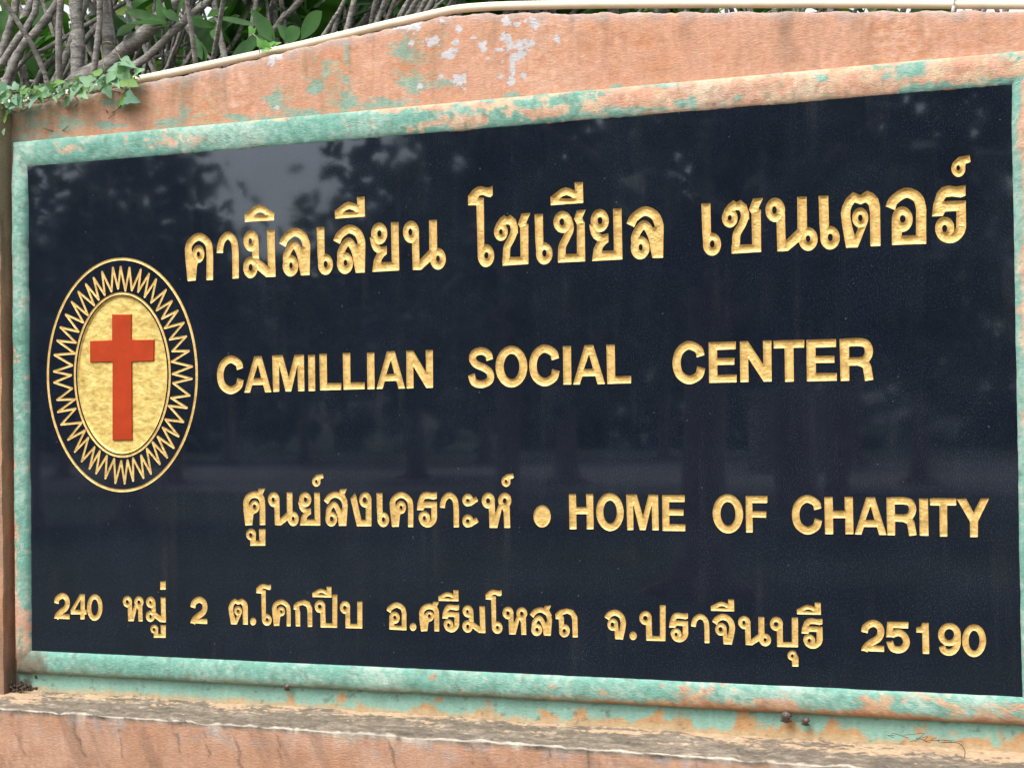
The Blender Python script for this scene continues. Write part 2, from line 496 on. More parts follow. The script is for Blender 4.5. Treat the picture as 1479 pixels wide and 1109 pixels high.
def grid_box(x0, x1, y0, y1, z0, z1, step=.012, amp=.004):
    """front, right, left and top faces of a plastered block, finely meshed"""
    V = []; F = []
    def face(o, u, v):
        o = np.array(o); u = np.array(u, float); v = np.array(v, float)
        nu = max(2, int(np.linalg.norm(u) / step)); nv = max(2, int(np.linalg.norm(v) / step))
        b = sum(len(q) for q in V)
        s, t = np.meshgrid(np.linspace(0, 1, nu + 1), np.linspace(0, 1, nv + 1), indexing='ij')
        P = o + s[..., None] * u + t[..., None] * v
        V.append(P.reshape(-1, 3))
        i, j = np.meshgrid(np.arange(nu), np.arange(nv), indexing='ij'); a = (i * (nv + 1) + j + b).ravel()
        F.append(np.stack([a, a + nv + 1, a + nv + 2, a + 1], 1))
    face((x0, y0, z0), (x1 - x0, 0, 0), (0, 0, z1 - z0))
    face((x1, y0, z0), (0, y1 - y0, 0), (0, 0, z1 - z0))
    face((x0, y1, z0), (0, y0 - y1, 0), (0, 0, z1 - z0))
    face((x0, y0, z1), (x1 - x0, 0, 0), (0, y1 - y0, 0))
    face((x1, y1, z0), (x0 - x1, 0, 0), (0, 0, z1 - z0))
    V = np.concatenate(V); F = np.concatenate(F)
    n = (fbm(V[:, 0] * 25 + V[:, 1] * 25, V[:, 2] * 25, 80, 3) - .5) * amp
    V = V + np.stack([n, n, n * .5], 1)
    return V, F

# pillars that stand out at both ends
PX1 = XL
YP = WY - .047
for x0, x1 in ((PX1 - .42, PX1), (XR, XR + .42)):
    Vp, Fp = grid_box(x0, x1, YP, .25, 0, float(ztop(np.clip(x1 if x0 < 0 else x0, -1.3, XR))) + (.0 if x0 < 0 else .05))
    px, py = to_px(Vp)
    n2 = fbm(Vp[:, 0] * 30 + Vp[:, 1] * 30, Vp[:, 2] * 12, 82); n1 = fbm(Vp[:, 0] * 12 + Vp[:, 1] * 40, Vp[:, 2] * 4, 86)
    c = mixc(np.tile(np.array((.50, .27, .16)), (len(Vp), 1)), np.array((.36, .22, .15)), sstep(.35, .7, n2))
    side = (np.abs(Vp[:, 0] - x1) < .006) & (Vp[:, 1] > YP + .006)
    c = mixc(c, np.array((.26, .14, .09)), side * (.15 + .4 * n1))  # right-hand faces painted darker brown, their shade put into the colour
    c = mixc(c, np.array((.20, .22, .15)), sstep(560, 200, py + (n2 - .5) * 160) * .6)
    c = mixc(c, DIRT, sstep(.58, .75, n1) * .6)
    c = mixc(c, DIRT, sstep(930, 985, py + (n2 - .5) * 50) * side * .8)
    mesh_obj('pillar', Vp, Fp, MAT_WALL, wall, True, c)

# half-round moulding round the slab
def moulding():
    W0, W1, HB = -.004, .064, .034
    npf = 18
    th = np.linspace(0, math.pi, npf)
    u = W0 + (W1 - W0) * (1 - np.cos(th)) / 2
    y = WY - .001 - HB * np.sin(th) ** .55
    def corners(e):
        el = W0 + (e - W0) * .70; eb = W0 + (e - W0) * .84       # the left and bottom runs are slimmer
        return [(-HX - el, ZB - eb), (HX + e, ZB - eb), (HX + e, ZT + e), (-HX - el, ZT + e)]
    Vs = []; Fs = []; Us = []; Sd = []; base = 0
    for k in range(4):
        n = 600 if k % 2 == 0 else 300
        t = np.linspace(0, 1, n + 1)
        a = np.array([corners(e)[k] for e in u]); b = np.array([corners(e)[(k + 1) % 4] for e in u])
        P = a[None] + (b - a)[None] * t[:, None, None]
        # flat and low along the top, rounder along the foot
        pr = {0: [.62, .62, .62, .62], 1: [.62, .75, .7, .5], 2: [.5, .5, .5, .5], 3: [.5, .85, .85, .62]}[k]
        Y = WY - .001 + (y[None, :] - WY + .001) * np.interp(t, [0, .08, .92, 1], pr)[:, None]
        V = np.stack([P[..., 0], Y, P[..., 1]], -1).reshape(-1, 3)
        i, j = np.meshgrid(np.arange(n), np.arange(npf - 1), indexing='ij'); q = (i * npf + j + base).ravel()
        Fs.append(np.stack([q, q + 1, q + npf + 1, q + npf], 1))
        Vs.append(V); Us.append(np.tile(th / math.pi, n + 1)); Sd.append(np.full(len(V), k)); base += len(V)
    V = np.concatenate(Vs); F = np.concatenate(Fs); U = np.concatenate(Us); S = np.concatenate(Sd)
    x, z = V[:, 0], V[:, 2]
    n = (fbm(x * 14, z * 14, 100) - .5) * .007 + (fbm(x * 70, z * 70, 104, 3) - .5) * .0032
    edge = np.sin(U * math.pi) ** .5
    V = V + np.stack([0 * n, n * edge, n * .6 * edge], 1)
    # hand-worked inner edge wanders by a millimetre or two
    inn = np.clip(1 - U / .12, 0, 1); wv = (fbm(x * 30, z * 30, 108, 3) - .5) * .006 * inn
    sx = np.where(S == 1, 1, np.where(S == 3, -1, 0)); sz = np.where(S == 0, -1, np.where(S == 2, 1, 0))
    V[:, 0] += sx * wv; V[:, 2] += sz * wv
    px, py = to_px(V)
    n1 = fbm(x * 9, z * 9, 110); n2 = fbm(x * 34, z * 34, 114); n3 = fbm(x * 14, z * 26, 118); fine = fbm(x * 90, z * 130, 122, 3)
    teal = mixc(np.tile(TEAL, (len(V), 1)), TEAL2, sstep(.3, .75, .5 * n1 + .5 * fine) * .8)
    pe = mixc(np.tile(CREAM * np.array((1.0, .92, .86)), (len(V), 1)), PEACH * 1.02, sstep(.35, .65, n2))
    pe = np.where((S == 0)[:, None], pe * np.array((.86, .78, .66)), pe)
    # share of peach over teal along each side
    hor = (S == 0) | (S == 2)
    f = np.where(hor, fbm(x * 11, z * 34, 190, 5), fbm(x * 34, z * 11, 190, 5)) * .7 + fine * .3
    thr = np.where(S == 2, np.interp(px, [0, 100, 350, 560, 640, 760, 900, 1479], [.66, .65, .63, .56, .46, .50, .40, .33]),
          np.where(S == 3, np.interp(py, [200, 500, 800, 900], [.74, .72, .64, .58]),
          np.where(S == 1, .40, np.interp(px, [0, 500, 800, 1000, 1479], [.76, .71, .63, .56, .57]))))
    thr = thr + np.where(S == 2, np.where(U < .3, .03, 0) + np.where(U > .85, .0, 0), 0)
    thr = thr - np.where(S == 3, np.clip((U - .35) * .6, 0, .3) * sstep(500, 900, py), 0)
    thr = thr + np.where(S == 1, .28 * sstep(.45, .25, U), 0)
    thr = thr - np.where(S == 0, np.clip((U - .45) * .5, -.12, .25) * sstep(600, 1000, px), 0)
    pm = .6 * sstep(-.012, .016, f - thr) + .4 * sstep(-.09, .09, f - thr)
    for it in ((830, 145, 22, 10), (985, 152, 14, 9), (1000, 150, 10, 14), (1185, 112, 14, 7), (1330, 128, 22, 4), (1445, 118, 34, 6), (920, 158, 60, 3), (760, 150, 30, 9), (1400, 125, 60, 3)):
        d = 1 - np.sqrt(((px - it[0]) / it[2]) ** 2 + ((py - it[1]) / it[3]) ** 2) + (n2 - .5) * 1.2
        pm = np.where(S == 2, pm * (1 - sstep(0, .35, d)), pm)
    c = teal * (1 - pm[:, None]) + pe * pm[:, None]
    # pale chalky bloom and dark hairline grime
    c = mixc(c, np.array((.62, .60, .52)), sstep(.46, .74, fine * .5 + n1 * .5) * .28)
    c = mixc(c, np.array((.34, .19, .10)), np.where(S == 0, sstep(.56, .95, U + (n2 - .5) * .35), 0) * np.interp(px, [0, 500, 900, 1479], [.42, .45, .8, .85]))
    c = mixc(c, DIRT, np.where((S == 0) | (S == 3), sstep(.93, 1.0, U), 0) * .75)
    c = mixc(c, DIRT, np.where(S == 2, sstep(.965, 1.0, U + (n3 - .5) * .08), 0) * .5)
    c = mixc(c, np.array((.66, .58, .46)), sstep(.05, .0, U) * .6)
    c = mixc(c, DIRT, sstep(.66, .78, fbm(x * 75, z * 75, 126, 3)) * .3)
    d = np.hypot(px - 42, py - 965) + (n2 - .5) * 40
    c = mixc(c, DIRT * 1.3, sstep(34, 10, d) * .8)
    return V, F, c
Vm, Fm, cm = moulding()
mesh_obj('frame_moulding', Vm, Fm, MAT_MOULD, wall, True, cm)

# ledge along the foot of the sign
def ledge():
    x0, x1 = PX1 - .75, 2.2
    prof = []   # (y, z, v) : v 0..1 top, 1..1.2 arris, then front
    for t in np.linspace(0, 1, 40): prof.append((WY + .03 + (YLF + .006 - WY - .03) * t, ZLEDGE - LDROP * t, t))
    for a in np.linspace(.2, 1, 6): prof.append((YLF + .006 - .006 * math.sin(a * math.pi / 2), ZLEDGE - LDROP - .007 * (1 - math.cos(a * math.pi / 2)), 1 + .2 * a))
    for t in np.linspace(.03, 1, 60): prof.append((YLF + .03 * t, ZLEDGE - LDROP - .007 - .34 * t, 1.2 + t))
    prof.append((YLF + .03, 0.0, 3))
    prof = np.array(prof)
    xs = np.arange(x0, x1, .005)
    V = np.zeros((len(xs), len(prof), 3)); V[..., 0] = xs[:, None]; V[..., 1] = prof[None, :, 0]; V[..., 2] = prof[None, :, 1]
    T = np.repeat(prof[None, :, 2], len(xs), 0).reshape(-1)
    V[..., 2] += np.where(prof[None, :, 2] < 2.9, zled(xs)[:, None] - ZLEDGE, 0)
    V = V.reshape(-1, 3)
    x, s = V[:, 0], T * .35
    topm = (T <= 1.0)
    nn = (fbm(x * 40, V[:, 1] * 40, 130, 4) - .5) * .007 + (fbm(x * 8, V[:, 1] * 8, 134) - .5) * .006
    V[:, 2] += np.where(topm, nn * np.clip(T * 8, .2, 1), 0)
    ar = np.exp(-((T - 1.08) / .12) ** 2)
    V[:, 2] += ar * (fbm(x * 22, x * 0, 138, 5) - .5) * .013; V[:, 1] += ar * (fbm(x * 26, x * 0 + 9, 141, 5) - .5) * .013
    V[:, 1] += np.where(T > 1.2, (fbm(x * 12, V[:, 2] * 12, 144) - .5) * .006, 0)
    # lime and mortar squeezed out at the back of the ledge
    V[:, 2] += np.exp(-(T / .10) ** 2) * (.004 + .008 * fbm(x * 30, x * 0 + 5, 147, 3))
    n2 = fbm(x * 34, V[:, 1] * 60, 150); n1 = fbm(x * 9, V[:, 1] * 30, 154); fine = fbm(x * 110, V[:, 1] * 160, 158, 3)
    c = mixc(np.tile(GREY, (len(V), 1)), np.array((.285, .24, .185)), sstep(.38, .66, .5 * n2 + .5 * fine))
    c = mixc(c, np.array((.07, .065, .06)), sstep(.55, .68, fine * .6 + n1 * .4) * .8)
    # flaked cream paint left near the back and in patches
    pk = fbm(x * 13, V[:, 1] * 50, 160) * .6 + fine * .4
    px, py = to_px(V)
    right = np.interp(px, [0, 300, 1000, 1200, 1479], [.05, 0, .02, .10, .14])
    c = mixc(c, np.array((.50, .36, .235)), sstep(.0, .10, pk - .33 - T * .52 + right + np.where(px < 60, .12, 0)) * (T < 1.0))
    c = mixc(c, np.array((.66, .60, .50)), sstep(.68, .74, .5 * fine + .5 * n2) * (T < 1.0) * .5)
    c = mixc(c, RUST, sstep(.16, .02, T - (n2 - .5) * .2) * .45)
    # worn pale arris, then peach front with dark slanting cracks
    fr = T > 1.2
    m1 = fbm(x * 8, V[:, 2] * 10, 170); m2 = fbm(x * 45, V[:, 2] * 50, 174)
    cf = mixc(np.tile(np.array((.53, .29, .185)), (len(V), 1)), np.array((.59, .35, .24)), sstep(.35, .7, m1))
    cf = mixc(cf, np.array((.36, .21, .14)), sstep(.5, .72, fbm(x * 22 + V[:, 2] * 9, V[:, 2] * 3, 178)) * .7)
    cf = mixc(cf, np.array((.40, .38, .38)), sstep(.5, .72, m1 * .4 + m2 * .6) * sstep(1.42, 1.2, T) * .7)
    for cx, cy, sl, L, w in ((15, 1030, .30, 110, 2.2), (100, 1034, .30, 60, 1.8), (250, 1048, .22, 60, 1.6), (332, 1050, .28, 90, 2.0), (292, 1055, .25, 40, 1.4), (166, 1045, .2, 50, 1.2), (560, 1062, .22, 60, 1.6), (846, 1085, .1, 40, 1.3), (790, 1080, .15, 50, 1.3), (1000, 1095, .2, 40, 1.4), (400, 1060, .2, 60, 1.2), (680, 1075, .2, 50, 1.2)):
        dx = px - cx - (py - cy) * sl - (m2 - .5) * 14 - (m1 - .5) * 20
        cf = mixc(cf, np.array((.11, .075, .055)), np.exp(-(dx / w) ** 2) * ((py > cy - 2) & (py < cy + L)) * .6 * sstep(.3, .6, m2 + .08))
    c = np.where(fr[:, None], cf, c)
    pale = np.exp(-((T - 1.08 - .12 * fbm(x * 18, x * 0 + 7, 186, 4)) / (.012 + .11 * fbm(x * 34, x * 0, 180, 4) ** 2)) ** 2)
    c = mixc(c, np.array((.70, .63, .53)), pale * .8 * sstep(.3, .5, fbm(x * 40, x * 0 + 2, 183, 4) + .12))
    F_i, F_j = np.meshgrid(np.arange(len(xs) - 1), np.arange(len(prof) - 1), indexing='ij'); a = (F_i * len(prof) + F_j).ravel()
    F = np.stack([a, a + 1, a + len(prof) + 1, a + len(prof)], 1)
    return V, F, c
Vl, Fl, cl = ledge()
mesh_obj('ledge', Vl, Fl, MAT_WALL, wall, True, cl)

# ------------------------------------------------------------------ lettering: outlines on the slab plane
S7 = 7.395
ZM = {'A': (260, 270, S7), 'B': (450, 270, S7), 'C': (670, 250, S7), 'D': (820, 240, S7), 'E': (1000, 220, S7), 'F': (1130, 220, S7), 'G': (1240, 220, S7),
      'H': (340, 670, S7), 'I': (500, 670, S7), 'J': (620, 670, S7), 'K': (60, 830, S7), 'L': (250, 830, S7), 'M': (400, 830, S7), 'N': (550, 830, S7), 'O': (700, 840, S7),
      'P': (860, 850, S7), 'Q': (1020, 850, S7), 'T': (1230, 880, S7), 'U': (300, 490, 4.35), 'V': (660, 480, 5.478), 'W': (960, 470, 4.771), 'X': (760, 700, 4.35), 'Y': (1090, 700, 4.226), 'Z': (50, 360, 3.08)}
def P(*a): return ('P', a)
def S(w, *a): return ('S', a, w)
def E_(*a): return ('E', a)
def H(*a): return ('H', a)
def HP(*a): return ('HP', a)

G = {   # each letter as drawn in one place: (picture detail it was measured in, line, shapes)
'kho': ('A', 1, [S(80, (124, 1003), (106, 830), (90, 690), (106, 600), (197, 533), (288, 585), (316, 690), (317, 995)), P((80, 1003), (168, 1000), (182, 835), (200, 800), (150, 740), (132, 700), (120, 640), (52, 650), (55, 740)), E_(197, 715, 63, 95), H(197, 717, 18, 28)]),
'aa': ('A', 1, [S(78, (425, 707), (430, 640), (455, 565), (510, 518), (568, 565), (590, 680), (594, 978))]),
'sara_i': ('A', 1, [P((690, 375), (690, 292), (740, 255), (790, 210), (845, 190), (900, 208), (950, 245), (1005, 275), (1005, 357)), HP((795, 302), (825, 280), (858, 271), (890, 282), (912, 302))]),
'mo': ('A', 1, [E_(758, 576, 80, 114), H(750, 580, 18, 32), P((838, 560), (845, 772), (770, 760), (772, 600)), E_(752, 860, 77, 115), H(755, 860, 21, 38), P((790, 740), (845, 772), (942, 850), (1020, 850), (1020, 960), (920, 962), (835, 892), (790, 840)), P((928, 460), (1010, 455), (1020, 960), (942, 960))]),
'lo': ('A', 1, [S(88, (1093, 622), (1130, 545), (1222, 484), (1310, 525), (1349, 620), (1345, 700)), P((1391, 620), (1385, 942), (1290, 945), (1272, 850), (1258, 760), (1300, 640)), S(80, (1138, 820), (1140, 720), (1212, 615), (1272, 690), (1310, 830), (1330, 930)), E_(1180, 842, 84, 115), H(1185, 838, 18, 32)]),
'e': ('B', 1, [P((55, 430), (135, 428), (140, 740), (150, 900), (75, 870), (62, 700)), E_(148, 828, 80, 112), H(150, 825, 21, 36)]),
'sara_ii': ('B', 1, [P((250, 340), (248, 255), (300, 215), (345, 178), (395, 158), (440, 170), (488, 192), (484, 108), (565, 105), (570, 317)), HP((338, 271), (370, 248), (405, 237), (440, 249), (472, 270))]),
'yo': ('B', 1, [E_(722, 498, 86, 117), H(725, 498, 23, 36), P((622, 540), (640, 635), (665, 680), (700, 705), (665, 780), (648, 908), (935, 892), (935, 800), (742, 805), (750, 775), (775, 740), (805, 715), (803, 628), (740, 640), (690, 600), (660, 520)), P((848, 378), (928, 375), (937, 892), (858, 895))]),
'no': ('B', 1, [E_(1062, 481, 86, 119), H(1055, 482, 21, 38), P((1146, 470), (1155, 882), (1080, 888), (1072, 585)), P((1150, 785), (1260, 668), (1340, 640), (1345, 700), (1280, 785), (1172, 885), (1110, 888)), P((1255, 355), (1338, 350), (1342, 720), (1258, 720)), E_(1350, 768, 84, 116), H(1350, 765, 20, 34)]),
'o_': ('C', 1, [P((45, 345), (45, 245), (95, 180), (145, 147), (185, 142), (240, 155), (270, 155), (305, 138), (308, 235), (285, 259), (250, 253), (205, 235), (172, 238), (150, 262), (212, 265), (218, 780), (180, 900), (148, 860), (134, 345)), E_(236, 882, 88, 122), H(240, 878, 23, 35)]),
'so': ('C', 1, [E_(395, 628, 74, 97), H(395, 627, 19, 28), P((320, 620), (345, 540), (385, 485), (430, 448), (458, 470), (498, 445), (545, 490), (575, 565), (578, 650), (540, 600), (500, 575), (482, 550), (455, 548), (420, 570)), S(80, (515, 500), (537, 600), (512, 690), (465, 780), (455, 850), (455, 930)), P((412, 900), (690, 893), (690, 972), (412, 990)), P((600, 560), (688, 540), (690, 972), (606, 960)), P((576, 542), (615, 432), (710, 427), (667, 530), (690, 575), (600, 585))]),
'cho': ('C', 1, [E_(1055, 523, 99, 117), H(1046, 522, 25, 38), S(84, (1108, 480), (1134, 590), (1095, 690), (1052, 780), (1046, 850), (1046, 930)), P((1004, 868), (1295, 860), (1296, 943), (1004, 957)), P((1207, 530), (1290, 520), (1296, 943), (1207, 945)), P((1176, 490), (1207, 400), (1303, 390), (1264, 482), (1290, 535), (1207, 550))]),
'to': ('F', 1, [P((680, 1020), (640, 790), (624, 650), (640, 575), (680, 495), (755, 424), (830, 460), (905, 411), (970, 438), (1020, 488), (1043, 570), (1049, 1000), (940, 1004), (935, 640), (922, 565), (890, 535), (835, 558), (772, 535), (742, 575), (726, 630), (725, 690), (748, 805), (775, 895), (812, 800), (870, 790), (918, 730), (806, 1016)), E_(832, 700, 86, 109), H(832, 702, 25, 36)]),
'o': ('G', 1, [S(104, (338, 598), (380, 510), (506, 434), (625, 482), (666, 590), (668, 700), (668, 980)), P((355, 720), (462, 800), (462, 890), (723, 884), (724, 975), (356, 992)), E_(467, 715, 111, 136), H(472, 712, 30, 40)]),
'ro': ('G', 1, [P((785, 686), (798, 560), (840, 430), (890, 375), (960, 355), (1050, 368), (1143, 350), (1143, 465), (1090, 483), (1000, 472), (935, 480), (903, 525), (1145, 515), (1149, 800), (1043, 800), (1045, 628), (925, 634), (903, 680)), S(100, (1097, 770), (1085, 840), (1035, 900), (970, 919), (900, 890), (862, 810)), E_(920, 806, 102, 116), H(920, 815, 27, 40)]),
'thanthakhat': ('G', 1, [E_(1066, 176, 75, 88), H(1065, 168, 20, 30), P((990, 175), (1008, 110), (1070, 52), (1185, 30), (1198, 104), (1142, 126), (1138, 180), (1060, 150))]),
'so_sala': ('H', 3, [S(68, (142, 652), (122, 480), (113, 415), (140, 352), (200, 324), (262, 345), (286, 410), (289, 650)), P((105, 652), (180, 650), (192, 540), (215, 515), (165, 480), (150, 430), (90, 420), (85, 480)), E_(203, 455, 53, 68), H(203, 450, 17, 24), P((225, 325), (248, 262), (318, 259), (288, 330), (318, 400), (250, 390))]),
'uu': ('H', 3, [E_(167, 750, 53, 62), H(163, 755, 17, 22), P((160, 790), (170, 760), (218, 740), (218, 815), (255, 815), (252, 692), (320, 690), (320, 870), (158, 872))]),
'so_suea': ('H', 3, [S(62, (965, 408), (1005, 350), (1070, 324), (1140, 362), (1168, 430), (1168, 500)), P((1201, 430), (1185, 658), (1105, 658), (1095, 590), (1108, 540), (1140, 470)), S(58, (990, 570), (1000, 480), (1050, 428), (1092, 480), (1130, 600), (1145, 650)), E_(1024, 585, 63, 80), H(1028, 582, 19, 25), P((1095, 330), (1118, 268), (1190, 262), (1165, 322), (1200, 400), (1130, 390))]),
'ngo': ('H', 3, [P((1228, 365), (1275, 308), (1292, 345), (1345, 595), (1392, 595), (1392, 450), (1453, 380), (1453, 662), (1297, 662)), E_(1388, 380, 66, 82), H(1380, 380, 22, 28)]),
'a': ('I', 3, [E_(1298, 383, 58, 68), H(1298, 385, 18, 16), P((1325, 345), (1350, 365), (1388, 347), (1412, 393), (1335, 445), (1275, 445)), E_(1299, 606, 58, 70), H(1297, 605, 18, 20), P((1325, 568), (1350, 588), (1392, 570), (1415, 618), (1338, 668), (1275, 668))]),
'ho': ('J', 3, [E_(630, 388, 70, 85), H(628, 390, 21, 28), P((698, 390), (703, 530), (745, 425), (800, 400), (858, 440), (865, 680), (800, 680), (794, 510), (776, 470), (728, 680), (643, 680), (636, 470)), E_(806, 388, 70, 84), H(805, 390, 21, 28)]),
'mai_ek': ('K', 4, [P((1268, 68), (1326, 66), (1326, 155), (1268, 155))]),
'ko': ('M', 4, [P((178, 320), (215, 285), (290, 262), (345, 285), (376, 350), (378, 552), (328, 552), (325, 375), (312, 335), (275, 318), (235, 330), (242, 370), (248, 400), (248, 548), (200, 546), (196, 370), (178, 368))]),
'po': ('M', 4, [E_(459, 335, 57, 68), H(457, 335, 20, 22), P((515, 330), (520, 512), (592, 512), (592, 208), (645, 207), (643, 563), (465, 558), (463, 395))]),
'bo': ('M', 4, [E_(727, 345, 55, 68), H(724, 347, 19, 21), P((780, 340), (782, 520), (858, 520), (858, 284), (911, 282), (912, 570), (732, 566), (731, 405))]),
'tho': ('O', 4, [P((755, 340), (800, 300), (875, 280), (945, 300), (990, 370), (996, 590), (940, 590), (934, 400), (920, 355), (885, 335), (832, 350), (846, 380), (846, 450), (850, 560), (800, 560), (790, 395), (757, 395)), E_(852, 520, 58, 70), H(850, 520, 17, 21)]),
'cho_chan': ('P', 4, [S(60, (120, 318), (148, 275), (207, 252), (268, 282), (296, 350), (288, 430), (265, 535)), E_(185, 380, 57, 66), H(181, 380, 19, 24), P((195, 435), (238, 375), (252, 455), (266, 470), (290, 400), (324, 380), (303, 470), (290, 538), (210, 536), (205, 450))]),
'u': ('Q', 4, [E_(918, 710, 50, 53), H(918, 712, 15, 18), P((966, 695), (985, 730), (985, 828), (918, 828), (915, 755))]),
'dot': ('L', 4, [E_(855, 495, 33, 41)]),
'two': ('T', 5, [S(72, (137, 243), (152, 185), (224, 145), (290, 172), (312, 238), (285, 305), (205, 355), (155, 400), (137, 440)), P((101, 438), (122, 390), (150, 378), (346, 386), (348, 450))]),
'five': ('T', 5, [P((380, 128), (607, 130), (606, 200), (446, 192), (438, 245), (450, 262), (440, 294), (368, 292)), S(70, (405, 285), (445, 258), (505, 245), (562, 280), (586, 345), (560, 405), (500, 428), (435, 408), (404, 332))]),
'one': ('T', 5, [P((690, 190), (738, 180), (757, 140), (822, 140), (830, 472), (758, 470), (754, 245), (690, 243))]),
'nine': ('T', 5, [E_(1045, 265, 122, 122), H(1042, 265, 52, 60), S(68, (1130, 265), (1128, 370), (1092, 435), (1040, 456), (985, 436), (964, 388))]),
'zero': ('T', 5, [E_(1308, 330, 128, 175), H(1308, 330, 58, 108)]),
'four': ('K', 5, [P((410, 203), (462, 203), (463, 370), (480, 372), (480, 420), (462, 420), (460, 472), (415, 472), (414, 420), (312, 418), (312, 370)), HP((417, 262), (416, 372), (355, 370))]),
'C': ('W', 2, [S(57, (248, 212), (232, 165), (165, 136), (103, 178), (82, 257), (103, 337), (168, 375), (234, 344), (252, 288))]),
'E': ('W', 2, [P((303, 115), (490, 110), (491, 164), (361, 168), (362, 224), (480, 222), (481, 270), (363, 272), (364, 340), (496, 338), (496, 391), (306, 395))]),
'F': ('W', 2, [P((303, 115), (490, 110), (491, 164), (361, 168), (362, 230), (480, 228), (481, 276), (363, 278), (364, 394), (306, 395))]),
'N': ('W', 2, [P((518, 109), (573, 107), (680, 270), (677, 104), (735, 103), (738, 385), (682, 387), (576, 225), (579, 389), (521, 391))]),
'T': ('W', 2, [P((750, 104), (962, 98), (962, 152), (888, 154), (890, 386), (829, 388), (826, 157), (751, 158))]),
'R': ('W', 2, [P((1205, 93), (1270, 91), (1273, 380), (1212, 382)), S(54, (1230, 119), (1340, 115), (1390, 130), (1407, 178), (1388, 228), (1340, 246), (1240, 248)), S(57, (1330, 244), (1385, 270), (1400, 320), (1409, 378))]),
'A': ('V', 2, [P((918, 412), (1010, 101), (1078, 98), (1172, 408), (1112, 410), (1094, 345), (992, 348), (972, 412)), HP((1045, 172), (1076, 288), (1004, 290))]),
'S': ('V', 2, [S(58, (260, 218), (245, 170), (190, 147), (135, 168), (123, 212), (152, 252), (215, 280), (260, 318), (260, 378), (198, 409), (135, 393), (113, 332))]),
'O': ('V', 2, [E_(431, 270, 126, 165), H(432, 270, 62, 100)]),
'I': ('V', 2, [P((838, 109), (902, 107), (906, 412), (842, 413))]),
'L': ('V', 2, [P((1182, 97), (1248, 95), (1252, 346), (1378, 344), (1378, 402), (1189, 407))]),
'M': ('U', 2, [P((405, 101), (470, 98), (509, 240), (545, 97), (604, 95), (608, 325), (567, 326), (564, 160), (525, 327), (489, 327), (448, 160), (450, 328), (411, 330))]),
'Hh': ('X', 3, [P((268, 58), (312, 57), (315, 139), (378, 139), (376, 57), (420, 57), (424, 278), (380, 278), (380, 183), (315, 183), (316, 278), (272, 278))]),
'Yy': ('Y', 3, [P((1233, 85), (1290, 83), (1336, 168), (1380, 82), (1432, 82), (1363, 222), (1362, 318), (1315, 318), (1313, 222))]),
'bullet': ('X', 3, [E_(100, 197, 54, 70)]),
}
THAI = 'thai_letter'; MARK = 'thai_vowel_mark'; ROM = 'roman_letter'; NUM = 'numeral'; DOT = 'round_dot'
KIND = {k: THAI for k in G}
for k in ('sara_i', 'sara_ii', 'uu', 'u', 'mai_ek', 'thanthakhat'): KIND[k] = MARK
for k in ('two', 'five', 'one', 'nine', 'zero', 'four'): KIND[k] = NUM
for k in ('C', 'E', 'F', 'N', 'T', 'R', 'A', 'S', 'O', 'I', 'L', 'M', 'Hh', 'Yy'): KIND[k] = ROM
for k in ('dot', 'bullet'): KIND[k] = DOT
# placed letters: (glyph, line, detail, left, right) ; None = where it was drawn
T_ = []
def put(line, zk, *items):
    for it in items:
        if isinstance(it, str): T_.append((it, line, None, 0, 0))
        else: T_.append((it[0], line, zk, it[1], it[2]))
put(1, 'A', 'kho', 'aa', 'mo', 'sara_i', 'lo')
put(1, 'B', 'e', ('lo', 233, 577), 'sara_ii', 'yo', 'no')
put(1, 'C', 'o_', 'so', ('e', 760, 946), 'cho', ('sara_ii', 932, 1283))
put(1, 'D', ('yo', 232, 583), ('lo', 630, 1028))
put(1, 'E', ('e', 102, 306), ('so', 318, 763), ('no', 785, 1338))
put(1, 'F', ('e', 393, 613), 'to')
put(1, 'G', 'o', 'ro', 'thanthakhat')
put(2, 'U', ('C', 58, 226), ('A', 228, 400), 'M', ('I', 632, 675), ('L', 703, 838), ('L', 850, 986), ('I', 1002, 1048), ('A', 1059, 1240), ('N', 1248, 1416))
put(2, 'V', 'S', 'O', ('C', 572, 812), 'I', 'A', 'L')
put(2, 'W', 'C', 'E', 'N', 'T', ('E', 978, 1186), 'R')
put(3, 'H', 'so_sala', 'uu', ('no', 348, 676), ('yo', 670, 906), ('thanthakhat', 822, 946), 'so_suea', 'ngo')
put(3, 'I', ('e', 325, 458), ('kho', 465, 719), ('ro', 755, 971), ('aa', 998, 1206), 'a')
put(3, 'J', 'ho', ('thanthakhat', 775, 909))
put(3, 'X', 'bullet', 'Hh', ('O', 440, 613), ('M', 630, 832), ('E', 855, 999), ('O', 1172, 1363), ('F', 1380, 1517))
put(3, 'Y', ('C', 228, 411), ('Hh', 427, 602), ('A', 609, 804), ('R', 806, 987), ('I', 1006, 1060), ('T', 1072, 1233), 'Yy')
put(5, 'K', ('two', 132, 302), 'four', ('zero', 485, 651))
put(4, 'K', ('ho', 868, 1089), ('mo', 1113, 1328), ('uu', 1160, 1325), 'mai_ek')
put(5, 'L', ('two', 182, 367))
put(4, 'L', ('to', 592, 798), 'dot', ('o_', 890, 1053), ('kho', 1057, 1258))
put(4, 'M', 'ko', 'po', ('sara_ii', 380, 586), 'bo')
put(4, 'N', ('o', 58, 277), ('dot', 308, 378), ('so_sala', 408, 626), ('ro', 655, 838), ('sara_ii', 617, 834), ('mo', 870, 1117), ('o_', 1122, 1299))
put(4, 'O', ('ho', 192, 456), ('so_suea', 480, 722), 'tho')
put(4, 'P', 'cho_chan', ('dot', 362, 440), ('po', 470, 753), ('ro', 785, 991), ('aa', 1018, 1220))
